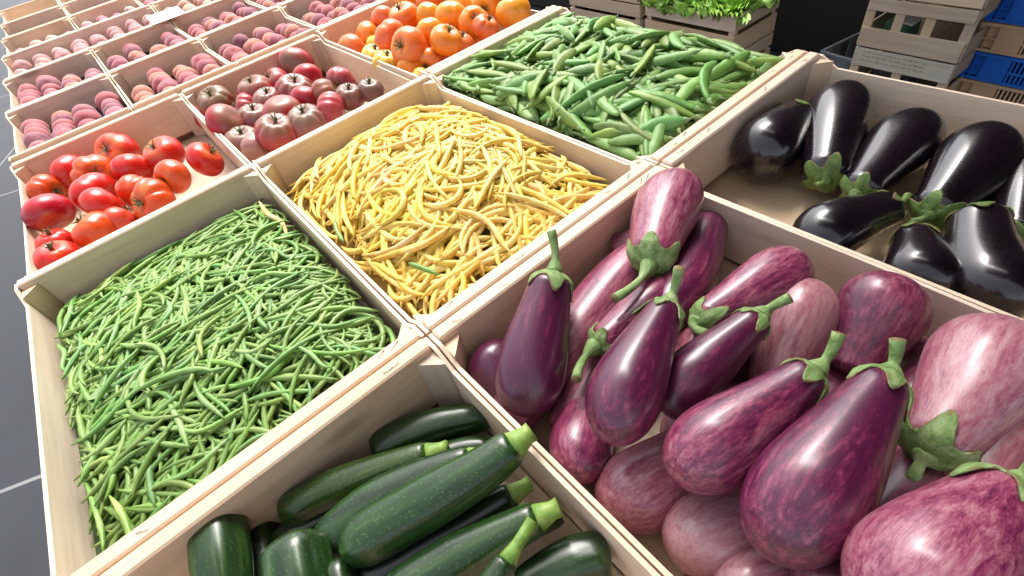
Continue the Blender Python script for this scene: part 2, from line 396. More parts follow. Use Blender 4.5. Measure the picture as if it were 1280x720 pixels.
FARC = [((.008, .575), (2.034, 2.435), 'wide crate of pale pink peaches behind the dusky ones', 'p'),
        ((.578, 1.13), (2.034, 2.435), 'wide crate of pale orange peaches right of the price card', 'q'),
        ((.012, .285), (2.44, 2.83), 'crate with three pale nectarines at the left table edge', 'n'),
        ((.288, .565), (2.44, 2.83), 'crate of dark pink and white nectarines beside the pale ones', 'm'),
        ((.568, 1.13), (2.44, 2.83), 'crate of pink fruit directly behind the price card', 'm'),
        ((.016, .289), (2.836, 3.24), 'far crate of small mauve plums at the left table edge', 's'),
        ((.292, .565), (2.836, 3.24), 'far crate of small plums, second from the left edge', 's'),
        ((.016, .289), (3.246, 3.74), 'nearly empty far crate, leftmost of the last two', 'e'),
        ((.292, .565), (3.246, 3.74), 'nearly empty far crate, right one of the last two', 'e')]
FAR = [crate(a[0], a[1], b[0], b[1], lab, G2, th=.012, side=-.028, tray=(k in 'mns'), seed=40 + i, staples=False) for i, (a, b, lab, k) in enumerate(FARC)]

# price card laid over the crate rims
bm = bmesh.new(); box(bm, -.060, .060, -.09, .09, 0, .0025, .0004, Matrix.Rotation(R(-3), 4, 'Z'))
cc = at(207, 19, 0.004); cdm = mesh_obj('price_card', bm, M['card'])
bm = bmesh.new()
for q in (-.03, .0, .028): box(bm, -.035, .035 - abs(q), q - .003, q + .003, .0026, .0030, 0, Matrix.Rotation(R(-3), 4, 'Z'))
mesh_obj('faded_print', bm, M['print'], cdm); cdm.location = (cc.x, cc.y, RIM + .0025)
tag(cdm, 'pale price card with faded writing lying over rims of the far peach crates', 'card')

# ------------------------------------------------------------------ piles of long thin things
class Pile:
    """height field of a crate's inside; things are dropped onto it one by one"""
    def __init__(s, x0, x1, y0, y1, h, sink=.03, cell=.0025):
        s.x0, s.x1, s.y0, s.y1, s.c = x0, x1, y0, y1, cell
        s.nx, s.ny = int((x1 - x0) / cell) + 1, int((y1 - y0) / cell) + 1
        X, Y = np.meshgrid(np.linspace(0, 1, s.nx), np.linspace(0, 1, s.ny), indexing='ij')
        s.S = h(X, Y); s.H = s.S - sink; s.H0 = s.H.copy()
    def cap(s, x, y):
        return float(s.S[min(s.nx - 1, max(0, int((x - s.x0) / s.c))), min(s.ny - 1, max(0, int((y - s.y0) / s.c)))])
    def win(s, x, y, r):
        i0 = max(0, int((x - r - s.x0) / s.c)); i1 = min(s.nx, int((x + r - s.x0) / s.c) + 2)
        j0 = max(0, int((y - r - s.y0) / s.c)); j1 = min(s.ny, int((y + r - s.y0) / s.c) + 2)
        return i0, i1, j0, j1
    def top(s, x, y, r):
        i0, i1, j0, j1 = s.win(x, y, r)
        if i1 <= i0 or j1 <= j0: return -1
        return float(s.H[i0:i1, j0:j1].max())
    def drop(s, P, r, flex=.45, maxtilt=.5, cap=None):
        """P: list of xy, r: radii (height half); returns z per point"""
        n = len(P); h = np.array([s.top(p[0], p[1], r[i] * .6) + r[i] * .8 for i, p in enumerate(P)])
        d = np.array([0] + [math.hypot(P[i + 1][0] - P[i][0], P[i + 1][1] - P[i][1]) for i in range(n - 1)]).cumsum(); d -= d[-1] / 2
        best = None
        for b in np.linspace(-maxtilt, maxtilt, 21):
            a = (h - b * d).max()
            if best is None or a < best[0]: best = (a, b)
        line = best[0] + best[1] * d
        hs = np.convolve(np.pad(h, 2, mode='edge'), [.1, .2, .4, .2, .1], 'valid')
        z = line * (1 - flex) + np.minimum(line, hs) * flex
        if cap is not None:                  # things settle into the loose pile below them
            lim = np.array([s.cap(p[0], p[1]) for p in P]) + cap
            z = np.minimum(z, lim)
        z = np.convolve(np.pad(z, 3, mode='edge'), [.07, .13, .18, .24, .18, .13, .07], 'valid')
        for i, p in enumerate(P):
            i0, i1, j0, j1 = s.win(p[0], p[1], r[i])
            if i1 <= i0 or j1 <= j0: continue
            gx = s.x0 + np.arange(i0, i1) * s.c - p[0]; gy = s.y0 + np.arange(j0, j1) * s.c - p[1]
            q = r[i] ** 2 - gx[:, None] ** 2 - gy[None, :] ** 2
            t = np.where(q > 0, z[i] + np.sqrt(np.maximum(q, 0)), -9)
            s.H[i0:i1, j0:j1] = np.maximum(s.H[i0:i1, j0:j1], t)
        return z
    def mound(s):
        """verts and faces of the starting surface"""
        k = 6; xs = range(0, s.nx, k); ys = range(0, s.ny, k)
        v = [(s.x0 + i * s.c, s.y0 + j * s.c, s.H0[i, j]) for i in xs for j in ys]; m = len(ys)
        f = [(a * m + b, (a + 1) * m + b, (a + 1) * m + b + 1, a * m + b + 1) for a in range(len(xs) - 1) for b in range(m - 1)]
        return v, f
def bumpf(lo, amp, px_=2.2, py=2.2, cx=.5, cy=.5):
    def h(X, Y):
        a = np.where(X < cx, (cx - X) / cx, (X - cx) / (1 - cx)); b = np.where(Y < cy, (cy - Y) / cy, (Y - cy) / (1 - cy))
        return RIM + lo + amp * (1 - a ** px_) * (1 - b ** py)
    return h
def arc_points(x, y, yaw, L, bend, n, s_curve=0.0):
    """points of a curved bean in plan"""
    out = []; th = yaw - bend / 2; px_, py = 0, 0; ds = L / (n - 1); pts = []
    for i in range(n):
        pts.append((px_, py)); a = yaw + bend * (i / (n - 1) - .5) + s_curve * math.sin(i / (n - 1) * 2 * math.pi)
        px_ += math.cos(a) * ds; py += math.sin(a) * ds
    mx = sum(p[0] for p in pts) / n; my = sum(p[1] for p in pts) / n
    return [(x + p[0] - mx, y + p[1] - my) for p in pts]

ZX = ['left edge', 'left part', 'middle', 'right part', 'right edge']
ZY = ['near front board', 'front half', 'halfway back', 'back half', 'near back board', 'at back board']
def way(p):
    a = math.degrees(math.atan2(p[-1].y - p[0].y, p[-1].x - p[0].x)) % 180
    return 'crosswise' if a < 22 or a > 158 else 'lengthwise' if 68 < a < 112 else 'slanting right' if a < 90 else 'slanting left'
def where(P, c):
    i = min(4, max(0, int((c.x - P.x0) / (P.x1 - P.x0) * 5))); j = min(5, max(0, int((c.y - P.y0) / (P.y1 - P.y0) * 6)))
    return f'{ZX[i]} of heap, {ZY[j]}'
def bean_heap(crate_o, name, mat, N, hfun, rad, length, seed, lab_one, lab_pile, pile_mat, group, tint, keep=300, n=11, nseg=7, curl=.8):
    rnd = random.Random(seed); L = crate_o.location
    hx, hy = (.4 / 2 - .0065), (.6 / 2 - .0205)
    P = Pile(L.x - hx, L.x + hx, L.y - hy, L.y + hy, hfun, .022)
    V, F = P.mound(); nmound = len(F); under_v, under_f = list(V), list(F)
    items = []
    for k in range(N):
        for tries in range(30):
            l = rnd.uniform(*length); r = rnd.uniform(*rad); yaw = rnd.gauss(.35, .75) if rnd.random() < .5 else rnd.uniform(0, math.pi)
            bend = rnd.gauss(0, curl) ; x = rnd.uniform(P.x0, P.x1); y = rnd.uniform(P.y0, P.y1)
            pts = arc_points(x, y, yaw, l, bend, n, rnd.gauss(0, .18))
            if all(P.x0 + r < p[0] < P.x1 - r and P.y0 + r < p[1] < P.y1 - r for p in pts): break
        else: continue
        prof = [max(.18, min(1, 3.2 * min(i, n - 1 - i) / (n - 1) + .22)) * (1 + rnd.uniform(-.11, .11)) for i in range(n)]
        rr = [r * q for q in prof]
        z = P.drop(pts, [r] * n, cap=(k / N - 1) * .016 + rnd.uniform(-.003, .0035) + (rnd.random() < .10) * .007); z = z + (rnd.gauss(0, .06) if rnd.random() < .4 else 0) * np.linspace(-l / 2, l / 2, n)
        items.append(([Vector((p[0], p[1], zz)) for p, zz in zip(pts, z)], rr))
    # things on top last: those dropped last lie uppermost; among them the nearest to the lens look largest
    score = []
    for i, (p, rr) in enumerate(items):
        c = p[n // 2]; buried = max(0, P.top(c.x, c.y, .003) - c.z - .006)
        score.append((i / len(items) - buried * 60 - dep(c) * .25, i))
    top = set(i for _, i in sorted(score, reverse=True)[:keep])
    for i, (p, rr) in enumerate(items):
        v, f = tube_data(p, rr, nseg)
        if i in top:
            c = p[n // 2]; v = [a - c for a in v]
            o = pydata(name, v, f, [mat, M['bean_tip']]); o.location = c
            o.data.polygons[len(f) - 1].material_index = 1
            g = tint(rnd); o.color = (*g, 1)
            ch = (p[0] - p[-1]).length / sum((p[q + 1] - p[q]).length for q in range(n - 1)); ln_ = sum((p[q + 1] - p[q]).length for q in range(n - 1))
            tag(o, f"{'short' if ln_ < (length[0] + length[1]) / 2 else 'long'} {'straight' if ch > .975 else 'bent' if ch > .9 else 'curled'} {'dark ' if g[1] < .93 else 'pale ' if g[1] > 1.04 else ''}{lab_one}, {way(p)}, {where(P, c)}", 'bean', group)
        else:
            b = len(under_v); under_v += v; under_f += [tuple(q + b for q in ff) for ff in f]
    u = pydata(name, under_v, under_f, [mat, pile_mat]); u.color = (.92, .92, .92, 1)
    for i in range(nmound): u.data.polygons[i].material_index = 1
    tag(u, lab_pile, 'beans', kind='stuff')
    return P

def tg(r):
    a = r.uniform(.72, 1.25); return (a * r.uniform(.72, 1.12), a, a * r.uniform(.7, 1.3))
def ty(r):
    a = r.uniform(.82, 1.12); return (a, a * r.uniform(.86, 1.06), a * r.uniform(.55, 1.35))
bean_heap(BIG['green'], 'green_bean', M['green_bean'], 1500, bumpf(-.054, .034, 3.4, 2.2, .60, .36), (.0027, .0037), (.062, .108), 5,
          'green bean', 'tangled lower layers of green beans in the front left crate', M['pile_shade'], 'green beans in the front left crate', tg, curl=.9)
bean_heap(BIG['yellow'], 'yellow_bean', M['yellow_bean'], 1000, bumpf(-.056, .076, 2.6, 2.2, .62, .55), (.0038, .0052), (.085, .145), 8,
          'yellow bean', 'tangled lower layers of yellow wax beans in the middle crate', M['pile_y'], 'yellow wax beans in the middle crate', ty, curl=1.35)
# stray beans
def stray(pts, r, mat, name, label, cat='bean', col=(1, 1, 1, 1)):
    c = pts[len(pts) // 2]; pr = [r * max(.2, min(1, 3.5 * min(i, len(pts) - 1 - i) / (len(pts) - 1) + .25)) for i in range(len(pts))]
    v, f = tube_data(pts, pr, 8); v = [a - c for a in v]
    o = pydata(name, v, f, mat); o.location = c; o.color = col; return tag(o, label, cat)
def smooth(pts, k=4):
    out = []
    n = len(pts)
    for i in range(n - 1):
        p0, p1, p2, p3 = pts[max(0, i - 1)], pts[i], pts[i + 1], pts[min(n - 1, i + 2)]
        for j in range(k):
            t_ = j / k; out.append(.5 * ((2 * p1) + (p2 - p0) * t_ + (2 * p0 - 5 * p1 + 4 * p2 - p3) * t_ ** 2 + (3 * p1 - p0 - 3 * p2 + p3) * t_ ** 3))
    out.append(pts[-1]); return out
stray(smooth([at(324, 252, -.030), at(335, 268, -.036), at(352, 278, -.043), at(360, 300, -.052)]), .0042, M['yellow_bean'], 'yellow_bean',
      'single pale yellow bean hanging over green beans in their back corner', col=(.95, .95, 1.6, 1))
stray(smooth([at(511, 329, .002), at(525, 334, .001), at(549, 343, -.002)]), .0036, M['green_bean'], 'green_bean', 'lone short green bean lying on the yellow beans', col=(.8, .9, .6, 1))
stray(smooth([at(418, 274, -.004), at(421, 288, -.008), at(430, 303, -.012)]), .0034, M['green_bean'], 'green_bean', 'lone curved green bean at the left side of the yellow beans', col=(.9, .9, .6, 1))
v = []; f = []
lc = at(132, 497, -.045)
for i in range(14):
    a = 2 * math.pi * i / 14; v.append(Vector((math.cos(a) * .013, math.sin(a) * .009, .0016 * math.sin(a * 2)))); v.append(Vector((math.cos(a) * .013, math.sin(a) * .009, .0016 * math.sin(a * 2) - .0007)))
f.append(tuple(range(0, 28, 2))); f.append(tuple(range(1, 28, 2))[::-1])
for i in range(14): f.append((2 * i, 2 * i + 1, (2 * i + 3) % 28, (2 * i + 2) % 28))
lf = pydata('leaf', v, f, M['pea_stem'], smooth=False); lf.location = lc + Vector((0, 0, .012)); tag(lf, 'small round pale green leaf lying on the green beans', 'leaf')

# pea pods
def pea_heap():
    rnd = random.Random(11); L = BIG['pea'].location; hx, hy = .193, .279
    P = Pile(L.x - hx, L.x + hx, L.y - hy, L.y + hy, bumpf(-.016, .036, 3.0, 3.0, .45, .45), .026)
    V, F = P.mound(); items = []; n = 13
    for k in range(460):
        for tries in range(rnd.choice((1, 0)), 60):
            l = rnd.uniform(.080, .125); wd = rnd.uniform(.0088, .0122); yaw = rnd.uniform(0, 2 * math.pi); bend = rnd.gauss(0, .35)
            ba, bb = rnd.betavariate(.6, .6), rnd.betavariate(.6, .6); pts = arc_points(P.x0 + (P.x1 - P.x0) * ba, P.y0 + (P.y1 - P.y0) * bb, yaw, l, bend, n)
            if tries % 2:                    # slide it back inside the boards
                xs_, ys_ = [p[0] for p in pts], [p[1] for p in pts]; m_ = wd + .0015
                sx_ = max(0, P.x0 + m_ - min(xs_)) - max(0, max(xs_) - P.x1 + m_); sy_ = max(0, P.y0 + m_ - min(ys_)) - max(0, max(ys_) - P.y1 + m_)
                pts = [(p[0] + sx_, p[1] + sy_) for p in pts]
            if all(P.x0 + wd < p[0] < P.x1 - wd and P.y0 + wd < p[1] < P.y1 - wd for p in pts): break
        else: continue
        tk = wd * .52; z = P.drop(pts, [tk * 1.15] * n, .3, .6, cap=(k / 460 - 1) * .028 + rnd.uniform(-.004, .006) + (rnd.random() < .12) * .010); z = z + rnd.gauss(0, .10 if rnd.random() < .35 else .03) * np.linspace(-l / 2, l / 2, n) * min(1, k / 300)
        items.append(([Vector((p[0], p[1], q)) for p, q in zip(pts, z)], wd, tk))
    under_v, under_f = list(V), list(F)
    for i, (p, wd, tk) in enumerate(items):
        prof = [max(.10, math.sin(math.pi * min(1, (j + .25) / (n - .5))) ** .45) * (1 + .06 * math.cos(j * 2.2)) for j in range(n)]
        roll = rnd.gauss(0, .55); t_ = (p[-1] - p[0]).normalized(); up = Matrix.Rotation(roll, 3, t_) @ Vector((0, 0, 1))
        v, f = tube_data(p, [wd * q for q in prof], 10, (1, tk / wd), up)
        if i >= len(items) - 295:
            c = p[n // 2]
            l_ = sum((p[q + 1] - p[q]).length for q in range(n - 1))
            o = pydata('pea_pod', [a - c for a in v], f, M['pea']); o.location = c
            a = rnd.uniform(.75, 1.2); o.color = (a * rnd.uniform(.7, 1.25), a, a * rnd.uniform(.75, 1.25), 1)
            tag(o, f"{'dark' if a < .9 else 'pale' if a > 1.08 else 'mid green'} {'slim' if wd < .009 else 'plump'} {'straight' if (p[0] - p[-1]).length > l_ * .975 else 'curved'} pea pod, {way(p)}, {where(P, c)}", 'pea pod', 'pea pods in the far right wooden crate')
            e = p[-1] - c; d = (p[-1] - p[-3]).normalized()
            sv_, sf = tube_data([e - d * .003, e + d * .001, e + d * .006 + Vector((0, 0, .001)), e + d * .012 + Vector((0, 0, .003))], [wd * .42, wd * .38, .0012, .0014], 6)
            pydata('stem', sv_, sf, M['pea_stem'], o)
        else:
            b = len(under_v); under_v += v; under_f += [tuple(q + b for q in ff) for ff in f]
    u = pydata('pea_pod', under_v, under_f, [M['pea'], M['pile_shade']]); u.color = (.8, .85, .8, 1)
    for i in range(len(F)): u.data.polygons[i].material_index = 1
    tag(u, 'lower layers of pea pods in the far right crate', 'pea pods', kind='stuff')
pea_heap()

# ------------------------------------------------------------------ eggplants and zucchini
def frame_from(A, B, up=(0, 0, 1)):
    """matrix with origin A and -Z pointing to B"""
    z = (A - B).normalized(); x = Vector(up).cross(z)
    if x.length < 1e-3: x = Vector((1, 0, 0)).cross(z)
    x.normalize(); y = z.cross(x)
    return Matrix(((x.x, y.x, z.x, A.x), (x.y, y.y, z.y, A.y), (x.z, y.z, z.z, A.z), (0, 0, 0, 1)))
def egg_prof(t_, neck, peak):
    if t_ < peak:
        s = t_ / peak; s = .55 * s * s * (3 - 2 * s) + .45 * s; r = neck + (1 - neck) * s
        return r * math.sqrt(max(0, 1 - (1 - t_ / .075) ** 2.0)) if t_ < .075 else r
    s = (t_ - peak) / (1 - peak); return math.sqrt(max(0, 1 - s ** 2.3))
def eggplant(A, B, r, label, group, mat, seed, color=(0.3, 0, 0, 1), neck=.55, peak=.66, bend=.10, ped=None, calyx=True, lobes=5, ped_r=.0062, cal_col=(1, 1, 1, 1), cal_k=1.0, cat='eggplant', roundness=1.0):
    rnd = random.Random(seed); Mx = frame_from(A, B); L = (A - B).length; nt, na = 34, 32
    bd = Vector((math.cos(rnd.uniform(0, 6.28)), math.sin(rnd.uniform(0, 6.28)), 0)) * (bend * L * .5)
    def centre(t_): return bd * (math.sin(math.pi * t_) * .5) + Vector((0, 0, -t_ * L))
    ph = [rnd.uniform(0, 6.28) for _ in range(4)]
    def surf(t_, th, k=1.0):
        rr = r * egg_prof(t_, neck, peak) * k * (1 + .018 * math.cos(3 * th + ph[0]) + .014 * math.cos(2 * th + ph[1] + 3 * t_))
        return centre(t_) + Vector((math.cos(th) * rr, math.sin(th) * rr, 0))
    v = [centre(0)]; f = []
    ts = [1 - (1 - i / nt) ** 1.0 for i in range(1, nt)]; ts = [(.5 - .5 * math.cos(math.pi * i / nt)) for i in range(1, nt)]
    for t_ in ts:
        for k in range(na): v.append(surf(t_, 2 * math.pi * k / na))
    v.append(centre(1)); m = len(ts)
    for k in range(na):
        k2 = (k + 1) % na; f.append((0, 1 + k, 1 + k2)); f.append((len(v) - 1, 1 + (m - 1) * na + k2, 1 + (m - 1) * na + k))
        for i in range(m - 1): f.append((1 + i * na + k, 1 + (i + 1) * na + k, 1 + (i + 1) * na + k2, 1 + i * na + k2))
    o = pydata('eggplant', v, f, mat); o.matrix_world = Mx; o.color = color
    tag(o, label, cat, group)
    if calyx:
        nc, mr = 60, 10; v = []; f = []
        base = r * neck
        for j in range(mr):
            q = j / (mr - 1)
            for k in range(nc):
                th = 2 * math.pi * k / nc; lob = abs(math.cos(lobes * th / 2 + ph[2])) ** 3.0
                ext = (.0065 + .019 * lob * (1 + .35 * math.sin(th * 2 + ph[3]))) / L * (r / .040) * cal_k
                tt = max(.0003, q ** 1.5 * ext); p = surf(tt, th, 1.0); out = (p - centre(tt + .03)).normalized()
                p = p + out * (.0012 + .0035 * max(0, math.sin(th * lobes / 2 + ph[0])) * lob * q ** 4 + .0006 * math.sin(9 * th) * q + rnd.uniform(-.0003, .0003)) + Vector((0, 0, .0035 * (1 - q) ** 3))
                v.append(p)
        for j in range(mr - 1):
            for k in range(nc):
                k2 = (k + 1) % nc; f.append((j * nc + k, (j + 1) * nc + k, (j + 1) * nc + k2, j * nc + k2))
        c_ = pydata('calyx', v, f, [M['calyx'], M['dry_edge']], o); c_.color = cal_col
        for k in range(nc):
            if rnd.random() < .45: c_.data.polygons[(mr - 2) * nc + k].material_index = 1
        sm = c_.modifiers.new('thick', 'SOLIDIFY'); sm.thickness = .0014; sm.offset = -.5
        if ped is not None:
            e = Mx.inverted() @ ped
            d0 = Vector((0, 0, 1)); pts = []
            for i in range(9):
                q = i / 8; a = Vector((0, 0, .001)).lerp(Vector((0, 0, e.length * .45)), q); b = Vector((0, 0, e.length * .45)).lerp(e, q); pts.append(a.lerp(b, q))
            rad = [ped_r * (1.75 - 1.1 * min(1, i / 3)) if i < 3 else ped_r * (.62 + .05 * (i - 3)) for i in range(9)]
            v, f = tube_data(pts, rad, 10, up=Vector((1, 0, .2)))
            s_ = pydata('stem', v, f, [M['calyx'], M['dry_edge']], o); s_.color = cal_col; s_.data.polygons[len(f) - 1].material_index = 1
    return o
GE = 'striped purple eggplants in the front crate'
def E(sx, sy, zs, bx, by, zb, wpx, label, pale=.3, hue=0.0, pedp=None, seed=0, k=1.0, **kw):
    A, B = at(sx, sy, zs), at(bx, by, zb)
    Lx = A.lerp(B, .62); r = wpx / 2 * dep(Lx) / FPX * k * .90
    ped = at(*pedp) if pedp else None
    if not pedp:                             # lower fruit stay within the crate's boards
        ax = (B - A).normalized(); hx_ = math.sqrt(max(0, 1 - ax.x ** 2)) * r; hy_ = math.sqrt(max(0, 1 - ax.y ** 2)) * r
        for _ in range(2):
            lo, hi = min(A.x + .4 * r, B.x, Lx.x - hx_), max(A.x - .4 * r, B.x, Lx.x + hx_); d = max(0, .412 - lo) - max(0, hi - .788)
            A.x += d; B.x += d; Lx.x += d
        d = -max(0, max(A.y, B.y, Lx.y + hy_) + .026); A.y += d; B.y += d
    return eggplant(A, B, r, label, GE, M['egg'], seed or int(sx * 7 + sy), color=(pale, hue, 0, 1), ped=ped, calyx=bool(pedp), **kw)
# upper layer, each with its own calyx and stalk
E(692, 342, .028, 650, 522, -.050, 98, 'dark purple eggplant leaning upright in the back left corner, stalk pointing up', .12, 0, (689, 288, .060), neck=.60)
E(812, 330, .006, 850, 226, -.004, 92, 'light magenta eggplant with its stalk hanging down, at the back rim', .62, 0, (768, 373, .020), neck=.62)
E(836, 380, .026, 757, 553, .002, 102, 'glossy dark purple eggplant in the middle, stalk standing up', .28, 0, (849, 335, .055), neck=.52)
E(745, 432, -.022, 845, 355, -.030, 66, 'slim magenta eggplant with its stalk drooping left over the mauve one', .48, 0, (720, 474, -.012), neck=.6)
E(872, 404, -.010, 1004, 326, -.016, 84, 'bright pinkish magenta eggplant lying along the back of the heap', .58, 0, (884, 418, .0), neck=.55)
E(950, 395, .008, 826, 515, -.030, 84, 'dark slender eggplant pointing its stalk up right, centre of heap', .24, 0, (988, 372, .024), neck=.55)
E(1018, 464, .028, 838, 596, .000, 118, 'plump purple eggplant below the slender dark one, thick green stalk', .40, 0, (1049, 416, .050), neck=.50)
E(1110, 468, .046, 952, 694, .006, 148, 'largest glossy deep magenta eggplant with a stubby upright stalk', .26, 0, (1122, 424, .064), neck=.46)
E(1156, 570, .000, 1256, 410, .010, 138, 'large pale pink eggplant at the right edge, stalk end down', .80, .1, (1140, 600, -.01), neck=.55)
E(1268, 606, .050, 1100, 800, .030, 190, 'huge pale purple eggplant cut off by the bottom right corner', .66, 0, (1310, 568, .075), neck=.5)
# lower layers
E(935, 500, -.095, 838, 566, -.082, 96, 'pale speckled eggplant low between the middle one and the plump one', .80, .3, neck=.7)
E(1190, 470, -.080, 1118, 452, -.070, 90, 'pinkish mauve eggplant low between the largest and the pale one', .70, .3, neck=.75)
E(760, 650, -.095, 800, 580, -.092, 80, 'shaded brownish eggplant at the foot of the left side board', .5, .5, neck=.75)
E(880, 760, -.085, 960, 640, -.092, 100, 'dusty mauve eggplant deep under the round pale ends', .7, .3, neck=.75)
E(830, 420, -.088, 760, 500, -.088, 80, 'dim mauve eggplant under the middle glossy one', .55, .4, neck=.75)
E(600, 560, -.062, 800, 318, -.040, 84, 'dull mauve eggplant lying behind the leaning dark one', .50, .15, neck=.75)
E(640, 500, -.075, 590, 430, -.050, 76, 'deep magenta eggplant in the dim left corner under the others', .22, 0, neck=.7)
E(700, 545, -.070, 790, 415, -.055, 78, 'shaded greyish mauve eggplant under the slim drooping one', .50, .5, neck=.7)
E(920, 250, -.06, 865, 365, -.020, 74, 'dark magenta eggplant standing at the back right of the light one', .30, 0, neck=.7)
E(740, 300, -.065, 810, 285, -.045, 60, 'small dim purple eggplant against the back board', .35, .2, neck=.8)
E(880, 450, -.060, 842, 430, -.040, 70, 'greyish mauve eggplant half hidden right of the middle one', .55, .5, neck=.8)
E(960, 510, -.070, 1020, 352, -.012, 98, 'round brownish pink speckled eggplant end behind the slender one', .78, .55, neck=.6)
E(1060, 470, -.055, 1122, 345, .000, 112, 'dusky magenta eggplant standing behind the largest, round end up', .45, .1, neck=.62)
E(1060, 430, -.07, 1068, 372, -.052, 50, 'small pink eggplant end wedged between two dusky ones', .75, .2, neck=.8)
E(745, 470, -.085, 716, 603, -.050, 88, 'streaked magenta eggplant end below the middle one at left board', .50, 0, neck=.7)
E(880, 555, -.075, 745, 648, -.068, 112, 'pinkish brown streaked eggplant under the plump purple one', .68, .35, neck=.7)
E(1000, 610, -.080, 836, 690, -.062, 112, 'pale dusty pink round eggplant end near the bottom', .88, .35, neck=.75, peak=.7)
E(1040, 700, -.085, 900, 745, -.055, 104, 'pale eggplant end poking in at the bottom edge', .85, .3, neck=.75)
E(1200, 640, -.03, 1300, 470, -.012, 150, 'brownish mauve eggplant in shade at the right edge', .62, .7, neck=.7)
E(1020, 760, -.02, 1200, 560, -.055, 130, 'shaded purple eggplant down between the two big ones', .35, .2, neck=.7)
E(1180, 420, -.07, 1330, 330, -.055, 110, 'dim purple eggplant beside the crate wall at right', .4, .3, neck=.7)
E(960, 560, -.095, 1060, 470, -.085, 90, 'shaded lower purple eggplant under the centre of the heap', .3, .2, neck=.7)
E(860, 500, -.09, 930, 430, -.085, 80, 'dark lower eggplant seen in the gap of the heap', .25, .2, neck=.7)

GD = 'glossy black eggplants on the crate floor'
def D(sx, sy, zs, bx, by, zb, wpx, label, pedp=None, **kw):
    A, B = at(sx, sy, zs), at(bx, by, zb); r = wpx / 2 * dep(A.lerp(B, .6)) / FPX
    return eggplant(A, B, r, label, GD, M['dark_egg'], int(sx + sy * 3), color=(1, 1, 1, 1), ped=at(*pedp) if pedp else None, calyx=bool(pedp), cal_col=(.55, .60, .38, 1), cal_k=.58, **kw)
D(995, 150, -.056, 938, 208, -.056, 78, 'small black eggplant in the dim back left corner', (1004, 138, -.05), neck=.75)
D(1030, 226, -.058, 1056, 116, -.052, 76, 'black eggplant with a long white shine beside the corner one', (1020, 232, -.06), neck=.62)
D(1070, 244, -.056, 1156, 150, -.052, 78, 'second long black eggplant from the back left corner', (1050, 262, -.06), neck=.55)
D(1160, 270, -.054, 1242, 176, -.048, 92, 'broad black eggplant with two white shines, right of centre', (1138, 278, -.06), neck=.5)
D(1118, 258, -.050, 996, 312, -.058, 74, 'black eggplant lying crosswise in the front row, left', (1135, 245, -.05), neck=.6)
D(1142, 292, -.048, 1150, 374, -.055, 86, 'black eggplant in the front row, between the crosswise and bent ones', (1140, 280, -.05), neck=.55)
D(1222, 270, -.035, 1262, 392, -.045, 94, 'bent black eggplant with dotted shine at the right', (1215, 258, -.035), neck=.72, bend=.35)
D(1268, 305, -.060, 1300, 190, -.055, 80, 'black eggplant cut off by the right picture edge', (1262, 320, -.06), neck=.6)

GZ = 'dark green zucchini in the front left crate'
def zucchini(pts, r, label, seed=0, color=(1, 1, 1, 1), stem=True, stem_len=.020, taper=.66):
    rnd = random.Random(seed); P = smooth(pts, 6); n = len(P); c = P[n // 2]
    zdir = (P[0] - P[-1]).normalized(); Mx = frame_from(c, c - zdir)
    inv = Mx.inverted(); Q = [inv @ p for p in P]
    rad = []
    for i in range(n):
        q = i / (n - 1); a = r * (taper + (1 - taper) * min(1, q * 1.7))
        if q > .82: a *= math.sqrt(max(.012, 1 - ((q - .82) / .18) ** 2.2))
        if q < .04: a *= .9
        rad.append(a)
    v, f = tube_data(Q, rad, 24, up=Vector((1, .1, 0)))
    for i, a in enumerate(v):
        k = i % 24; ax = Q[i // 24]; v[i] = ax + (a - ax) * (1 + .035 * math.cos(2 * math.pi * k / 24 * 5))
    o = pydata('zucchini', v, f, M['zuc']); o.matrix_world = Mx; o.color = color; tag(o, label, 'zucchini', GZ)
    if stem:
        d = (Q[0] - Q[2]).normalized(); r0 = rad[0]
        sp = [Q[0] - d * .002, Q[0] + d * .006, Q[0] + d * .014, Q[0] + d * stem_len]
        v, f = tube_data(sp, [r0 * 1.02, r0 * .80, r0 * .62, r0 * .66], 10, up=Vector((1, .1, 0)))
        for i, a in enumerate(v):
            k = i % 10; ax = sp[min(3, i // 10)]; v[i] = ax + (a - ax) * (1.07 if k % 2 else .93)
        s = pydata('stem', v, f, M['zuc_stem'], o, smooth=True)
    return o
def Z(pl, wpx, label, **kw):
    pts = [at(*p) for p in pl]; r = wpx / 2 * dep(pts[len(pts) // 2]) / FPX
    return zucchini(pts, r, label, seed=int(pl[0][0]), **kw)
Z([(536, 566, -.042), (470, 588, -.050), (410, 612, -.056), (350, 644, -.062)], 46, 'olive green zucchini lying along the back of the crate', color=(1.5, 1.25, .8, 1))
Z([(642, 556, .000), (600, 588, -.008), (530, 630, -.020), (425, 692, -.034)], 66, 'largest zucchini, curved, its stem reaching over the crate rim', color=(1.15, 1.3, 1.3, 1))
Z([(590, 574, -.034), (530, 596, -.040), (460, 634, -.046), (398, 690, -.052)], 56, 'zucchini lying just behind the largest curved one', color=(1.0, 1.15, 1.1, 1))
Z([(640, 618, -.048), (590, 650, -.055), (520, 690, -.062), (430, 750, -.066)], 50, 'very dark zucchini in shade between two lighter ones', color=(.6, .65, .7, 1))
Z([(672, 646, -.026), (620, 672, -.032), (560, 704, -.038), (470, 765, -.040)], 62, 'zucchini with a pale stripe of shine near the bottom edge', color=(1.1, 1.2, 1.2, 1))
Z([(634, 700, .000), (610, 740, -.005), (590, 790, -.01), (560, 830, -.02)], 46, 'zucchini showing only its bright stem at the bottom edge', color=(1, 1, 1, 1), stem_len=.034)
Z([(650, 735, -.06), (690, 712, -.062), (725, 700, -.064), (764, 694, -.066)], 62, 'short dark zucchini end by the bottom of the divider board', color=(.7, .8, .8, 1), stem=False)
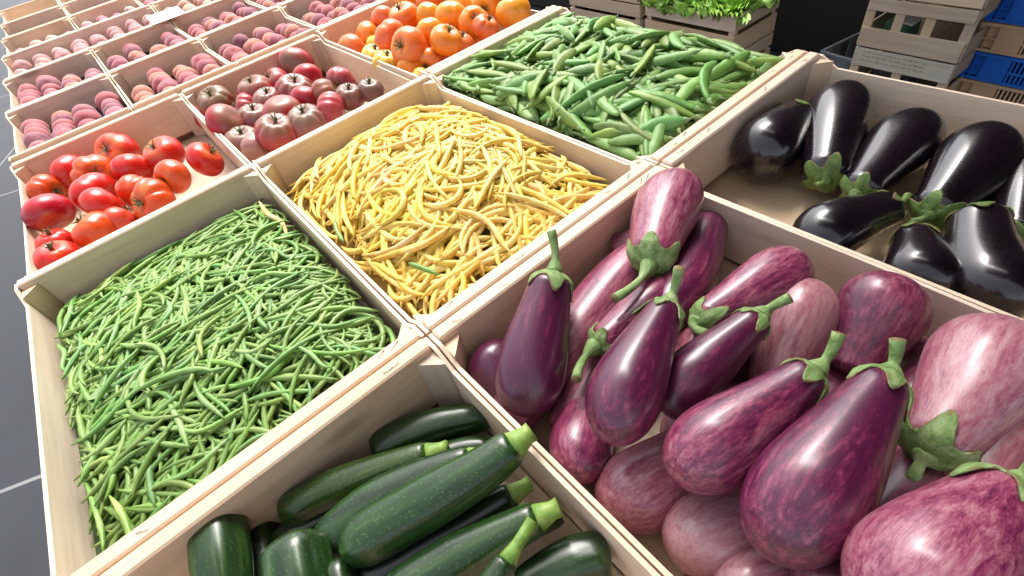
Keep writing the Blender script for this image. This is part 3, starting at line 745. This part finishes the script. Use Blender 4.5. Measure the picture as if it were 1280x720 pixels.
Z([(292, 800, -.05), (284, 750, -.042), (276, 690, -.036), (271, 646, -.034)], 68, 'upright zucchini end at the left, standing in the corner', color=(1.1, 1.15, 1.1, 1), stem=False)
Z([(400, 820, -.05), (388, 780, -.04), (375, 720, -.034), (368, 672, -.032)], 84, 'pale shining zucchini end right of the upright one', color=(1.1, 1.2, 1.2, 1), stem=False)
Z([(440, 800, -.05), (432, 770, -.045), (426, 735, -.042), (420, 702, -.042)], 44, 'small zucchini end touching the bottom edge', color=(.9, .9, .9, 1), stem=False)
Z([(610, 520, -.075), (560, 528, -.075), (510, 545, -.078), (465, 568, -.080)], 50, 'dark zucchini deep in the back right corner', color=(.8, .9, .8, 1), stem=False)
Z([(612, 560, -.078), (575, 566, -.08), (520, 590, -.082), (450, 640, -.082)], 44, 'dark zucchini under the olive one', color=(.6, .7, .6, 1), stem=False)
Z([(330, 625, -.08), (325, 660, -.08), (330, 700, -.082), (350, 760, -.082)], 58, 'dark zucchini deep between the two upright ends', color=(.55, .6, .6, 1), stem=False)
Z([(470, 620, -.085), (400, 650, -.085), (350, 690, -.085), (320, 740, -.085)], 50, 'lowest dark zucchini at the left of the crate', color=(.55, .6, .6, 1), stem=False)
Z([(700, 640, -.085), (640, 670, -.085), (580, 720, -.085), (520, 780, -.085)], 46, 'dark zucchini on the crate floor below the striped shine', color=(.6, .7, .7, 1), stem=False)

# ------------------------------------------------------------------ tomatoes
def tomato(p, r, label, group, mat, color, seed, ribs=5, depth=.06, squash=.78, sx=1.0, tilt=None, cal=True, name='tomato', smoothk=1.0, seam=0.5):
    rnd = random.Random(seed); nt, na = 22, 48; v = []; f = []
    ph = rnd.uniform(0, 6.28); w_ = [rnd.uniform(.5, 1.3) for _ in range(ribs)]; lo = [rnd.uniform(-.06, .06) for _ in range(3)]; p2 = rnd.uniform(0, 6.28)
    for i in range(nt + 1):
        th = math.pi * i / nt
        for k in range(na):
            a = 2 * math.pi * k / na; rib = abs(math.sin(ribs * a / 2 + ph)); wk = w_[int((ribs * a / 2 + ph) / math.pi) % ribs]
            g = (1 - rib) ** 2.2 * depth * 2.2 * wk * (math.sin(th) ** .5 * .6 + .4 * max(0, math.cos(th)))
            rr = r * (1 - g + lo[0] * math.cos(a + p2) + lo[1] * math.cos(2 * a + p2 * 2))
            s = math.sin(th); zz = math.cos(th) * squash
            dip = (.22 if cal else .07) * math.exp(-(th / .30) ** 2) + .12 * math.exp(-((math.pi - th) / .35) ** 2) * -1
            x = math.cos(a) * rr * (s ** .86) * sx; y = math.sin(a) * rr * (s ** .86); z = r * (zz - dip)
            v.append((x, y, z))
    for i in range(nt):
        for k in range(na):
            k2 = (k + 1) % na; f.append((i * na + k, (i + 1) * na + k, (i + 1) * na + k2, i * na + k2))
    o = pydata(name, v, f, mat)
    if tilt is None: tilt = (rnd.gauss(0, .95), rnd.gauss(0, .95), rnd.uniform(0, 6.28))
    o.location = p; o.rotation_euler = tilt; o.color = (*color, 0.0) if len(color) == 3 else color
    tag(o, label, 'tomato', group)
    if cal:
        z0 = r * (squash - .20); v = []; f = []; n = 6
        for k in range(n):
            a = 2 * math.pi * k / n + rnd.uniform(-.2, .2); d = Vector((math.cos(a), math.sin(a), 0)); t_ = Vector((-d.y, d.x, 0)); b = len(v); ln = r * rnd.uniform(.28, .45)
            v += [d * .002 + t_ * .0022 + Vector((0, 0, z0 + .003)), d * .002 - t_ * .0022 + Vector((0, 0, z0 + .003)), d * ln * .6 - t_ * .0014 + Vector((0, 0, z0 + .004 + r * .13)), d * ln * .6 + t_ * .0014 + Vector((0, 0, z0 + .004 + r * .13)), d * ln + Vector((0, 0, z0 + .006 + r * .20))]
            f += [(b, b + 1, b + 2, b + 3), (b + 3, b + 2, b + 4)]
        tv, tf = tube_data([(0, 0, z0 - .002), (0.001, 0, z0 + .005), (.002, .001, z0 + .010)], [.0032, .0022, .0026], 6); b = len(v); v += tv; f += [tuple(q + b for q in ff) for ff in tf]
        c_ = pydata('calyx', v, f, M['tom_calyx'], o, smooth=False); sm = c_.modifiers.new('thick', 'SOLIDIFY'); sm.thickness = .0008
    return o
def place_tomatoes(rows, zf, group, mat, crate_phrase, rk=1.0, **kw):
    for i, (x, y, wpx, col, desc, *ex) in enumerate(rows):
        ex = ex[0] if ex else {}; z = ex.pop('z', zf)
        p = at(x, y, z); r = wpx / 2 * dep(p) / FPX
        r = min(max(r * rk, .022), .048)
        a = dict(kw); a.update(ex)
        tomato(p, r, desc + ' ' + crate_phrase if crate_phrase else desc, group, mat, col, seed=i * 13 + int(x), **a)
RD, RDO, CR = (.56, .014, .006), (.62, .065, .008), (.42, .006, .018)
place_tomatoes([
 (148, 192, 60, RD, 'broad red tomato, back row left', dict(ribs=4, sx=1.15)),
 (206, 194, 52, RD, 'smooth red tomato, back row middle', dict(ribs=3)),
 (256, 199, 46, RD, 'round red tomato, back row far right', dict(ribs=3, depth=.02)),
 (91, 217, 48, RD, 'ribbed red tomato, left of the yellow shouldered one', dict(ribs=5)),
 (120, 220, 54, RDO, 'yellow shouldered ribbed tomato, upper left', dict(ribs=6, depth=.09)),
 (166, 212, 50, RD, 'red lobed tomato at the heart', dict(ribs=6)),
 (216, 221, 47, RDO, 'upright red tomato showing its green stalk scar', dict(ribs=4, tilt=(R(10), R(-75), R(20)), depth=.03, z=-.04)),
 (119, 242, 56, RD, 'flattish red tomato in the middle left', dict(ribs=3)),
 (171, 240, 48, RDO, 'deeply ribbed orange red tomato, centre right', dict(ribs=7, depth=.10)),
 (128, 257, 54, RD, 'ball shaped red tomato, centre', dict(ribs=3, depth=.02, z=-.04)),
 (62, 266, 57, CR, 'smooth crimson tomato at the left board', dict(ribs=3, depth=.01, z=-.035, cal=False)),
 (60, 238, 44, RDO, 'orange tinged tomato behind the crimson one', dict(ribs=6, depth=.08, z=-.06)),
 (50, 222, 30, (.62, .2, .02), 'small orange tomato in the back left corner', dict(z=-.075)),
 (193, 254, 56, RDO, 'long ribbed tomato by the front board, right', dict(ribs=7, depth=.10, sx=1.2)),
 (120, 288, 56, RDO, 'yellow streaked tomato by the front board', dict(ribs=5, depth=.05)),
 (70, 303, 42, RD, 'red tomato with star calyx, front left, rear one', dict(ribs=6, tilt=(.1, .1, 1), z=-.06)),
 (73, 322, 52, RD, 'red tomato with star calyx, front left corner', dict(ribs=6, tilt=(.2, .0, 1), z=-.055)),
 (150, 276, 44, (.62, .06, .03), 'pinkish red tomato tucked behind front board', dict(ribs=4, z=-.065)),
], -.058, 'red tomatoes in the left crate', M['tomato'], 'of the red tomatoes', rk=.95)
PK, BR, GY, DR = (.38, .045, .052), (.25, .07, .035), (.30, .10, .09), (.34, .012, .020)
place_tomatoes([
 (271, 128, 40, BR, 'brown green shouldered tomato, far left', dict(ribs=8, depth=.06, tilt=(.3, -.2, 0))),
 (284, 155, 44, DR, 'smooth dark red tomato in the left front', dict(ribs=3, depth=.01, cal=False, z=-.035)),
 (321, 114, 40, DR, 'dark red two lobed tomato by the back board', dict(ribs=3, depth=.06)),
 (346, 103, 34, PK, 'dim pink tomato in the back row', dict(ribs=3, z=-.06)),
 (371, 81, 38, DR, 'topmost dark red tomato at the back', dict(ribs=3, depth=.02, cal=False)),
 (385, 97, 34, CR, 'round crimson tomato just below the topmost', dict(ribs=3, depth=.01, cal=False)),
 (370, 113, 42, PK, 'pink ribbed tomato with dark stalk scar, upper middle', dict(ribs=9, depth=.09, tilt=(.35, .2, 0))),
 (337, 126, 34, GY, 'greyish ribbed tomato left of centre', dict(ribs=10, depth=.08, tilt=(.2, .1, 0))),
 (354, 140, 42, CR, 'bright crimson round tomato at centre', dict(ribs=3, depth=.01, cal=False, z=-.035)),
 (384, 126, 36, DR, 'dark red tomato right of centre', dict(ribs=3, depth=.03)),
 (409, 119, 38, BR, 'brown pumpkin shaped tomato, right half', dict(ribs=6, depth=.05)),
 (426, 103, 34, PK, 'pinkish brown tomato at the right back', dict(ribs=6)),
 (438, 121, 34, (.2, .05, .045), 'dark striped tomato, second from the right', dict(ribs=7, depth=.1, tilt=(.2, .1, 0))),
 (463, 113, 30, (.16, .06, .055), 'small dark brown tomato at the far right', dict(ribs=6, tilt=(.2, .1, 0))),
 (414, 138, 40, PK, 'pink pleated tomato by the front board right', dict(ribs=10, depth=.09)),
 (384, 153, 46, GY, 'grey green pleated tomato by the front board', dict(ribs=10, depth=.10, tilt=(.15, 0, 0), z=-.05)),
 (346, 166, 50, PK, 'pink pleated tomato with open star scar, front', dict(ribs=11, depth=.10, tilt=(.3, .3, 0), z=-.045)),
 (308, 134, 32, PK, 'small pink tomato behind the dark smooth one', dict(ribs=8, depth=.08, z=-.065)),
 (319, 148, 38, GY, 'rosy grey ribbed tomato beside the dark smooth one', dict(ribs=9, depth=.09, tilt=(.2, .2, 0))),
 (308, 162, 30, PK, 'pink tomato hidden under the dark smooth one', dict(z=-.075)),
 (306, 178, 42, GY, 'grey pink tomato in the front left corner', dict(ribs=7, depth=.06, tilt=(.2, .1, 0), z=-.06)),
 (322, 187, 38, (.34, .16, .13), 'pale rosy tomato touching the front board', dict(ribs=7, z=-.065)),
 (256, 146, 28, PK, 'small pink tomato squeezed against the left side board', dict(z=-.075)),
], -.05, 'dusky heirloom tomatoes in the middle crate', M['heir'], 'of the dusky tomatoes', rk=1.12)
OR, OY, YL, RO = (.78, .21, .010), (.80, .31, .02), (.82, .52, .07), (.74, .14, .03)
place_tomatoes([
 (440, 63, 36, RO, 'red orange tomato alone at the left side', dict(ribs=3, depth=.01, z=-.05)),
 (461, 47, 34, OR, 'orange lobed tomato in the second row, far left', dict(ribs=6, depth=.06, z=-.04)),
 (481, 27, 34, RO, 'red tomato in the upper left', dict(ribs=4, z=-.02)),
 (505, 22, 38, (.74, .16, .02), 'glossy orange red tomato in the upper left', dict(ribs=4, depth=.02, z=-.012)),
 (537, 21, 34, OY, 'yellow orange tomato in the upper middle', dict(ribs=5, z=-.010)),
 (564, 22, 40, OY, 'two lobed yellow orange tomato in the upper middle', dict(ribs=3, depth=.05, z=-.008)),
 (490, 48, 42, RO, 'twisted red orange tomato left of centre', dict(ribs=4, depth=.06, z=-.010)),
 (511, 60, 46, (.76, .15, .02), 'big blotchy orange red tomato at the front centre', dict(ribs=4, depth=.03, z=-.008)),
 (538, 41, 36, OY, 'orange yellow tomato behind the big blotchy one', dict(ribs=6, z=-.008)),
 (557, 50, 40, OR, 'bright round orange tomato, centre right', dict(ribs=5, depth=.03, z=-.004)),
 (593, 29, 38, OR, 'orange tomato at the right middle', dict(ribs=4, z=-.012)),
 (607, 34, 32, RO, 'striped pinkish orange ribbed tomato at the right', dict(ribs=8, depth=.08, z=-.012)),
 (580, 7, 38, OY, 'orange tomato of the far row, middle', dict(ribs=4, z=-.016)),
 (608, 9, 38, OY, 'yellow orange ribbed tomato of the far row', dict(ribs=7, depth=.07, z=-.012)),
 (642, 15, 44, OY, 'large yellow orange tomato nearest the crate corner', dict(ribs=5, z=-.010)),
 (469, 71, 34, YL, 'yellow green tomato near the left side board', dict(ribs=8, depth=.08, z=-.045, tilt=(.3, .2, 0))),
 (484, 79, 34, YL, 'yellow twisted tomato at the front left', dict(ribs=6, depth=.10, z=-.040, tilt=(.3, .2, 0))),
 (515, 84, 36, OR, 'orange tomato with star calyx by front board', dict(ribs=6, z=-.045, tilt=(.4, .2, 0))),
 (536, 76, 30, (.74, .2, .04), 'orange tomato by the front board, middle', dict(z=-.04)),
 (577, 56, 34, (.74, .2, .05), 'pale red tomato by the front board, right', dict(ribs=7, z=-.040, tilt=(.3, .2, 0))),
 (553, 69, 26, RO, 'small red orange tomato under the bright round one', dict(z=-.05)),
 (507, 2, 32, OY, 'yellow tomato of the far row, left', dict(z=-.02)),
 (538, 2, 36, (.76, .18, .03), 'orange red tomato of the far row, left of middle', dict(z=-.02)),
 (471, 58, 26, YL, 'small yellow tomato under the lobed one', dict(z=-.055)),
 (525, 98, 26, YL, 'pale yellow tomato end behind front board', dict(z=-.060)),
], -.03, 'orange tomatoes in the right back crate', M['tomato'], 'of the orange tomatoes', rk=1.06)
# their hidden bottom layer
rr_ = random.Random(4)
lays = [('near the left side', .86), ('left of the middle', .94), ('right of the middle', 1.02), ('near the right side', 1.10)]
for lt, x in lays:
    for rt, y in (('front', .70), ('second', .79), ('third', .88), ('fourth', .97), ('back', 1.06)):
        tomato(Vector((x + rr_.uniform(-.008, .008), y + rr_.uniform(-.008, .008), RIM + FL + .033)), .037, f'bottom layer orange tomato, {rt} row, {lt}', 'orange tomatoes in the right back crate', M['tomato'], OR, int(x * 991 + y * 77), cal=False)

# ------------------------------------------------------------------ peaches and other far fruit
PM = []
def fruit_mesh(seed, squash=.9, groove=.08):
    rnd = random.Random(seed); nt, na = 16, 26; v = []; f = []
    a1, a2 = rnd.uniform(-.04, .04), rnd.uniform(0, 6.28)
    for i in range(nt + 1):
        th = math.pi * i / nt
        for k in range(na):
            a = 2 * math.pi * k / na; da = min(a, 2 * math.pi - a); g = groove * math.exp(-(da / .28) ** 2) * math.sin(th) ** .4
            rr = 1 - g + a1 * math.cos(2 * a + a2); s = math.sin(th)
            v.append((math.cos(a) * s * rr, math.sin(a) * s * rr, (math.cos(th) - .16 * math.exp(-(th / .3) ** 2)) * squash))
    for i in range(nt):
        for k in range(na): k2 = (k + 1) % na; f.append((i * na + k, (i + 1) * na + k, (i + 1) * na + k2, i * na + k2))
    me = bpy.data.meshes.new('peach'); me.from_pydata(v, [], f); me.materials.append(M['peach']); me.polygons.foreach_set('use_smooth', [True] * len(f))
    return me
FM = [fruit_mesh(i) for i in range(5)]
num = ['first', 'second', 'third', 'fourth', 'fifth', 'sixth', 'seventh', 'eighth', 'ninth']
def fruit(loc, r, col, label, name, cat, group, rnd):
    o = bpy.data.objects.new(name, rnd.choice(FM)); o.location = loc; o.scale = (r, r * rnd.uniform(.93, 1.05), r * rnd.uniform(.92, 1.0))
    o.rotation_euler = (rnd.uniform(-1.2, 1.2), rnd.uniform(-1.2, 1.2), rnd.uniform(0, 6.28)); o.color = (*col, 1); link(o)
    return tag(o, label, cat, group)
PC = [(.40, .05, .06), (.44, .075, .08), (.30, .04, .065), (.20, .04, .07), (.38, .065, .06), (.56, .20, .09), (.34, .10, .12)]
def fill_peaches(key, cols, rows_n, pal, skip, seed, r=.0318, desc=''):
    o = SM[key]; rnd = random.Random(seed); L = o.location; hx, hy = .134 - .006, .2 - .018
    cn = ordn[key[0]] + ' crate of the ' + ('first' if key[1] == 0 else 'second') + ' row'
    dx = 2 * (hx - r) / (cols - 1)
    for i in range(cols):
        for j in range(rows_n):
            if (i, j) in skip: continue
            x = L.x - hx + r + i * dx + rnd.uniform(-.002, .002)
            y = L.y - hy + r + j * (2 * (hy - r) / (rows_n - 1 + (.5))) + (i % 2) * .5 * (2 * (hy - r) / (rows_n - .5)) + rnd.uniform(-.002, .002)
            rr = r * rnd.uniform(.88, 1.06)
            fruit((x + rnd.uniform(-.003, .003), y, RIM + FL + .020 + rr + rnd.uniform(0, .012)), rr, rnd.choice(pal), f'peach, {num[i]} column from left, {num[j]} from front, {cn}', 'peach', 'peach', 'dusky peaches in the small crates', rnd)
sk = {(0, 0): {(3, 5), (2, 5)}, (1, 0): {(0, 5), (2, 5), (3, 5)}, (0, 1): {(2, 5), (3, 5), (3, 4)}, (1, 1): {(0, 5), (1, 3), (2, 4), (2, 5)}, (2, 0): {(1, 4), (0, 5), (3, 5)}, (2, 1): {(0, 5)}, (3, 0): {(0, 5)}, (3, 1): set()}
for key, s in sk.items(): fill_peaches(key, 4, 7, PC, {(a, b + 1) for a, b in s} ,  100 + key[0] + 10 * key[1])
SHORT = ['wide crate of pale pink peaches', 'crate right of the price card', 'pale nectarine crate at left edge', 'nectarine crate second from left', 'crate behind the price card', 'plum crate at left edge', 'plum crate second from left']
def fill_far(i, n_u, n_v, pal, prob, r, name, cat, group, seed, zadd=0.0):
    (u0, u1), (v0, v1), lab, k = FARC[i]; rnd = random.Random(seed)
    for a in range(n_u):
        for b in range(n_v):
            if rnd.random() > prob: continue
            x = u0 + .010 + r + a * ((u1 - u0 - .02 - 2 * r) / max(1, n_u - 1)); y = v0 + .018 + r + b * ((v1 - v0 - .036 - 2 * r) / max(1, n_v - 1))
            fruit((x, y, RIM + FL + .012 + r + zadd + rnd.uniform(0, .006)), r * rnd.uniform(.92, 1.0), rnd.choice(pal), f'{name.replace("_", " ")}, {num[a]} from left, {num[b]} row deep, {SHORT[i]}', name, cat, group, rnd)
fill_far(0, 8, 5, [(.62, .30, .26), (.60, .36, .30), (.55, .26, .24)], .95, .032, 'pale_peach', 'peach', 'pale peaches in the wide crates', 301, .012)
fill_far(1, 8, 5, [(.68, .40, .24), (.66, .34, .24), (.70, .46, .26)], .95, .032, 'pale_peach', 'peach', 'pale peaches in the wide crates', 302, .012)
fill_far(2, 4, 5, [(.66, .24, .24), (.7, .5, .36), (.6, .35, .3)], .55, .032, 'nectarine', 'nectarine', 'nectarines in the far crates', 303)
fill_far(3, 4, 5, [(.55, .10, .16), (.62, .2, .24), (.66, .5, .38), (.36, .08, .14)], .9, .033, 'nectarine', 'nectarine', 'nectarines in the far crates', 304)
fill_far(4, 8, 5, [(.55, .12, .14), (.62, .2, .2), (.5, .12, .18)], .9, .033, 'nectarine', 'nectarine', 'nectarines in the far crates', 305)
fill_far(5, 5, 6, [(.36, .12, .2), (.42, .16, .2), (.5, .25, .22)], .8, .026, 'plum', 'plum', 'plums in the far crates', 306)
fill_far(6, 5, 6, [(.4, .12, .2), (.5, .16, .2), (.5, .25, .22)], .8, .026, 'plum', 'plum', 'plums in the far crates', 307)

# ------------------------------------------------------------------ stacked crates beyond the table
def slat_crate(P0, ang, w_, d_, h, label, group, my, mx, slats=2, name='slatted_crate', skew=0.0, z0=0, inner=None):
    """crate of slats: near left corner at P0, w_ along local y (downwards in v), d_ along x"""
    o = empty(name, (P0[0], P0[1], z0), ang); tag(o, label, 'crate', group)
    sh = h / slats; g = sh * .22; th = .006
    for s in range(slats):
        za = s * sh + (g if s else .004); zb = (s + 1) * sh
        za += .0 if s else 0
        for nm, (x0, x1, y0, y1, m) in (('side_slat', (0, th, -w_, 0, my)), ('side_slat', (d_ - th, d_, -w_, 0, my)), ('end_slat', (th + .0006, d_ - th - .0006, -w_, -w_ + th, mx)), ('end_slat', (th + .0006, d_ - th - .0006, -th, 0, mx))):
            bm = bmesh.new(); box(bm, x0, x1, y0, y1, za, zb, .001); mesh_obj(nm, bm, m[s] if isinstance(m, list) else m, o)
    for x, y in ((th + .001, -.001 - th), (d_ - th - .001, -.001 - th), (th + .001, -w_ + th + .001), (d_ - th - .001, -w_ + th + .001)):
        sx = 1 if x < d_ / 2 else -1; sy = -1 if y > -w_ / 2 else 1
        bm = bmesh.new(); prism(bm, [(x, y), (x + sx * .024, y), (x, y + sy * .024)], 'z', .003, h - .001); mesh_obj('corner_post', bm, M['wood_z'], o)
    bm = bmesh.new(); box(bm, th + .002, d_ - th - .002, -w_ + th + .002, -th - .002, .0, .005, .0006); mesh_obj('base_board', bm, mx[0] if isinstance(mx, list) else mx, o)
    return o
GS = 'slatted crates stacked behind the table'
# lettuce crate on two more crates
LP = (2.207, 1.152); lang = R(-3)
for k in range(4):
    z0 = RIM - .532 - .133 * (3 - k) if k < 3 else RIM - .532
for k, (z0, hh) in enumerate(((0.002, .131), (.135, .131))):
    slat_crate(LP, lang, .452, .28, hh, ['bottom tan crate under the lettuce crate', 'tan slatted crate directly under the lettuce crate'][k], GS, M['wood_tan'], M['wood_tanx'], z0=z0)
lc_ = slat_crate(LP, lang, .452, .28, .152, 'tan slatted crate full of curly bright green lettuce', GS, [M['wood_tan'], M['wood_y']], M['wood_tanx'], z0=.268)
# crates of dark red fruit left of it
DP = (2.213, 1.63)
for k in range(4):
    slat_crate(DP, R(-2), .458, .30, .131, ['lowest', 'second', 'third', 'topmost'][k] + ' crate of the stack with dark red fruit', GS, M['wood_tan'], M['wood_tanx'], z0=.002 + .133 * k)
M['beet'] = simple('dark_red_fruit', (.05, .008, .012), .4, 60, .5)
for k in (1, 2, 3):
    n = 0
    for a in range(6):
        for b in range(4):
            n += 1; rn = random.Random(a * 9 + b + k * 50); me = FM[(a + b) % 5]
            o = bpy.data.objects.new('cherry_plum', me); o.scale = (.030, .030, .028); o.location = (2.213 + .043 + b * .066, 1.63 - .045 - a * .072, .002 + .133 * k + .040)
            o.rotation_euler = (rn.random() * 3, rn.random() * 3, 0); link(o)
            o.material_slots[0].link = 'OBJECT'; o.material_slots[0].material = M['beet']
            tag(o, f'dark red plum, {num[a]} along, {num[b]} deep, {["", "second", "third", "topmost"][k]} crate of the dark stack', 'plum', 'dark red plums in the stacked crates')
# another crate resting across the top left of the lettuce crate
slat_crate((2.24, 1.60), R(-2), .62, .28, .12, 'tan crate resting across the plum stack and lettuce crate', GS, M['wood_tan'], M['wood_tanx'], z0=.536)

def lettuce(c, r, label, seed):
    rnd = random.Random(seed); o = empty('lettuce', c); tag(o, label, 'lettuce', 'curly lettuces in the slatted crate')
    V = []; F = []
    for k in range(64):
        a = rnd.uniform(0, 6.28); tilt = rnd.uniform(.05, 1.25); ln = r * rnd.uniform(.75, 1.15); wd = ln * .42; b = len(V); nu, nv = 9, 10; ph = rnd.uniform(0, 6)
        for i in range(nu):
            q = i / (nu - 1)
            for j in range(nv):
                s = (j / (nv - 1) - .5) * 2; ww = wd * (.2 + .8 * math.sin(q * 1.9) ** .8) * .5; el = tilt * (.35 + .9 * q)
                rad = math.sin(el) * ln * q; z = math.cos(el * .8) * ln * q * .8
                ruf = (abs(s) ** 2 * .5 + q ** 3) * ln * .11 * math.sin(s * 11 + ph + q * 5)
                x = rad + ruf * .6; y = s * ww; zz = z + ruf + ww * .25 * s * s
                V.append(Vector((math.cos(a) * x - math.sin(a) * y, math.sin(a) * x + math.cos(a) * y, zz)))
        for i in range(nu - 1):
            for j in range(nv - 1): F.append((b + i * nv + j, b + (i + 1) * nv + j, b + (i + 1) * nv + j + 1, b + i * nv + j + 1))
    m_ = pydata('leaves', V, F, M['leaf'], o); m_.color = (1, 1, 1, 1)
    v, f = tube_data([(0, 0, -.02), (0, 0, .02)], [.014, .02], 8); pydata('stalk', v, f, M['pea_stem'], o)
    return o
k = 0
names_l = [('front', 'near the left end'), ('front', 'left of the middle'), ('front', 'right of the middle'), ('front', 'at the right end'), ('back', 'near the left end'), ('back', 'left of the middle'), ('back', 'right of the middle'), ('back', 'at the right end')]
for b in range(2):
    for a in range(4):
        lettuce((2.207 + .085 + b * .12 - a * .004, 1.152 - .065 - a * .107, .362), .130, f'curly green lettuce in the {names_l[k][0]} row of its crate, {names_l[k][1]}', k + 5); k += 1

# weathered stack
WP = (2.264, .293); wang = math.atan2(-.001 - .293, 2.245 - 2.264) + math.pi / 2
lv = [(.004, .148, 'lowest weathered crate of the grey stack'), (.156, .040, None), (.198, .150, 'crate with whitewashed printed slat in the grey stack'), (.352, .152, 'grey weathered crate with open slots, above the printed one'), (.508, .150, 'tan crate on top of the weathered stack')]
def weathered(z0, h, label, top_m, bot_m, bot_h, top_h, posts, gaps=True, m=None):
    w_, d_ = .296, .30; o = empty('fruit_crate', (WP[0], WP[1], z0), wang); tag(o, label, 'crate', 'weathered crates stacked behind the table'); th = .007
    for za, zb, mt in ((.004, bot_h, bot_m), (h - top_h, h, top_m)):
        for x0 in (0, d_ - th):
            bm = bmesh.new(); box(bm, x0, x0 + th, -w_, 0, za, zb, .001); mesh_obj('side_slat', bm, mt, o)
        for y0 in (-w_, -th):
            bm = bmesh.new(); box(bm, th + .0006, d_ - th - .0006, y0, y0 + th, za, zb, .001); mesh_obj('end_slat', bm, M['wood_oldx'], o)
    for p in posts:
        for x0 in (th + .0006, d_ - 2 * th - .0006):
            bm = bmesh.new(); box(bm, x0, x0 + th, -w_ * p - .014 + (.012 if p == 0 else 0) - (0 if p else .004), -w_ * p + .014 - (.024 if p == 0 else 0) + (.0 if p < 1 else .008), .006, h - .002, .001); mesh_obj('upright', bm, M['wood_old'], o)
    bm = bmesh.new(); box(bm, .016, d_ - .016, -w_ + .009, -.009, .0, .005, .0006); mesh_obj('base_board', bm, M['wood_oldx'], o)
    return o
weathered(.002, .150, 'lowest grey crate of the weathered stack', M['wood_old'], M['wood_old'], .06, .06, (.03, .97))
weathered(.153, .042, 'shallow grey crate, second from below in the weathered stack', M['wood_old'], M['wood_old'], .018, .018, (.03, .97))
pc = weathered(.197, .152, 'crate with a whitewashed printed slat in the weathered stack', M['wood_white'], M['wood_white'], .066, .058, (.04, .5, .96))
weathered(.351, .153, 'weathered grey crate with upright bars above the printed one', M['wood_old'], M['wood_old'], .064, .036, (.03, .33, .62, .97))
weathered(.506, .12, 'clean tan crate on top of the weathered stack', M['wood_tan'], M['wood_tan'], .055, .04, (.03, .97))
bm = bmesh.new(); rp = random.Random(3)
for row in range(3):
    y = -.03
    while y > -.215:
        l = rp.uniform(.004, .016); z = .140 - row * .013; box(bm, -.0007, .0002, y - l, y, z, z + .0035 * rp.uniform(.6, 1.2), 0); y -= l + rp.uniform(.003, .008)
mesh_obj('printed_marks', bm, M['ink'], pc)
# green carton with a white lid inside the barred crate
ct = empty('carton', (WP[0] + .10, WP[1] - .085, .358), wang); tag(ct, 'small green carton with white lid inside the weathered barred crate', 'carton')
bm = bmesh.new(); box(bm, -.05, .05, -.035, .035, 0, .06, .002); mesh_obj('box_body', bm, M['carton'], ct)
bm = bmesh.new(); box(bm, -.045, .045, -.036, .02, .0605, .068, .002, Matrix.Rotation(R(8), 4, 'X')); mesh_obj('lid', bm, M['card'], ct)

# plastic crates
def plastic(z0, m, label, h=.083, P0=(2.381, .0037), ang=R(-4), w_=.60, d_=.40, group='plastic crates stacked at the right edge', simple_=False):
    o = empty('plastic_crate', (P0[0], P0[1], z0), ang); tag(o, label, 'crate', group); th = .006
    def side(mat4, Lg, nm):
        bm = bmesh.new()
        def bx(y0, y1, z0_, z1_, x0=0, x1=.004): box(bm, x0, x1, y0, y1, z0_, z1_, .0005, mat4)
        bx(-Lg, 0, h - .009, h, -.005, .006); bx(-Lg, 0, .0, .008, -.003, .005)
        for (a, b) in ((.0, .14), (.86, 1.0)):                       # ribbed pocket then a plain panel
            s0, s1 = -Lg * a, -Lg * b
            if a == 0: p0, p1, r0, r1 = -.052, -.115, 0, -.052
            else: p0, p1, r0, r1 = -Lg + .115, -Lg + .052, -Lg + .052, -Lg
            bx(min(p0, p1), max(p0, p1), .008, h - .009)
            lo, hi = min(r0, r1), max(r0, r1)
            bx(lo, hi, .008, h - .009, .010, .013)
            for q in (lo + .0015, (lo + hi) / 2, hi - .0015): bx(q - .0015, q + .0015, .008, h - .009, -.003, .010)
            bx(lo, hi, h * .45, h * .45 + .003, -.003, .010)
        bx(-Lg + .115, -.115, h * .40, h * .40 + .006, -.002, .005)
        n = int((Lg - .23) / .0115)
        for i in range(n):
            y = -.121 - i * .0115
            inh = -Lg * .36 > y > -Lg * .64
            bx(y - .0028, y + .0028, .008, h * .40)
            if not inh: bx(y - .0028, y + .0028, h * .40, h - .009)
        for q in (-Lg * .36, -Lg * .64): bx(q - .004, q + .004, h * .40, h - .009, -.003, .006)
        mesh_obj(nm, bm, m, o)
    side(Matrix.Identity(4), w_, 'side_panel')
    side(Matrix.Translation((d_, -w_, 0)) @ Matrix.Rotation(math.pi, 4, 'Z'), w_, 'side_panel')
    side(Matrix.Translation((d_, 0, 0)) @ Matrix.Rotation(-math.pi / 2, 4, 'Z'), d_, 'end_panel')
    side(Matrix.Translation((0, -w_, 0)) @ Matrix.Rotation(math.pi / 2, 4, 'Z'), d_, 'end_panel')
    bm = bmesh.new(); box(bm, .008, d_ - .008, -w_ + .008, -.008, .001, .004, .0005); mesh_obj('base', bm, m, o)
    return o
LB = ['lowest tan plastic crate in the right edge stack', 'tan plastic crate just above the lowest, with fine slots', 'third plastic crate from the floor, tan, below a blue one',
      'lower blue plastic crate between two tan ones', 'upper tan plastic crate between two blue ones', 'topmost blue plastic crate in the right edge stack']
for k, mm in enumerate(('plastic_tan', 'plastic_tan', 'plastic_tan', 'plastic_blue', 'plastic_tan', 'plastic_blue')):
    plastic(.002 + .0862 * k - (0 if k else 0), M[mm], LB[k])
plastic(.002, M['plastic_grey'], 'grey plastic crate half hidden behind the weathered stack', h=.235, P0=(2.44, .47), ang=R(-12), w_=.34, d_=.28, group='')
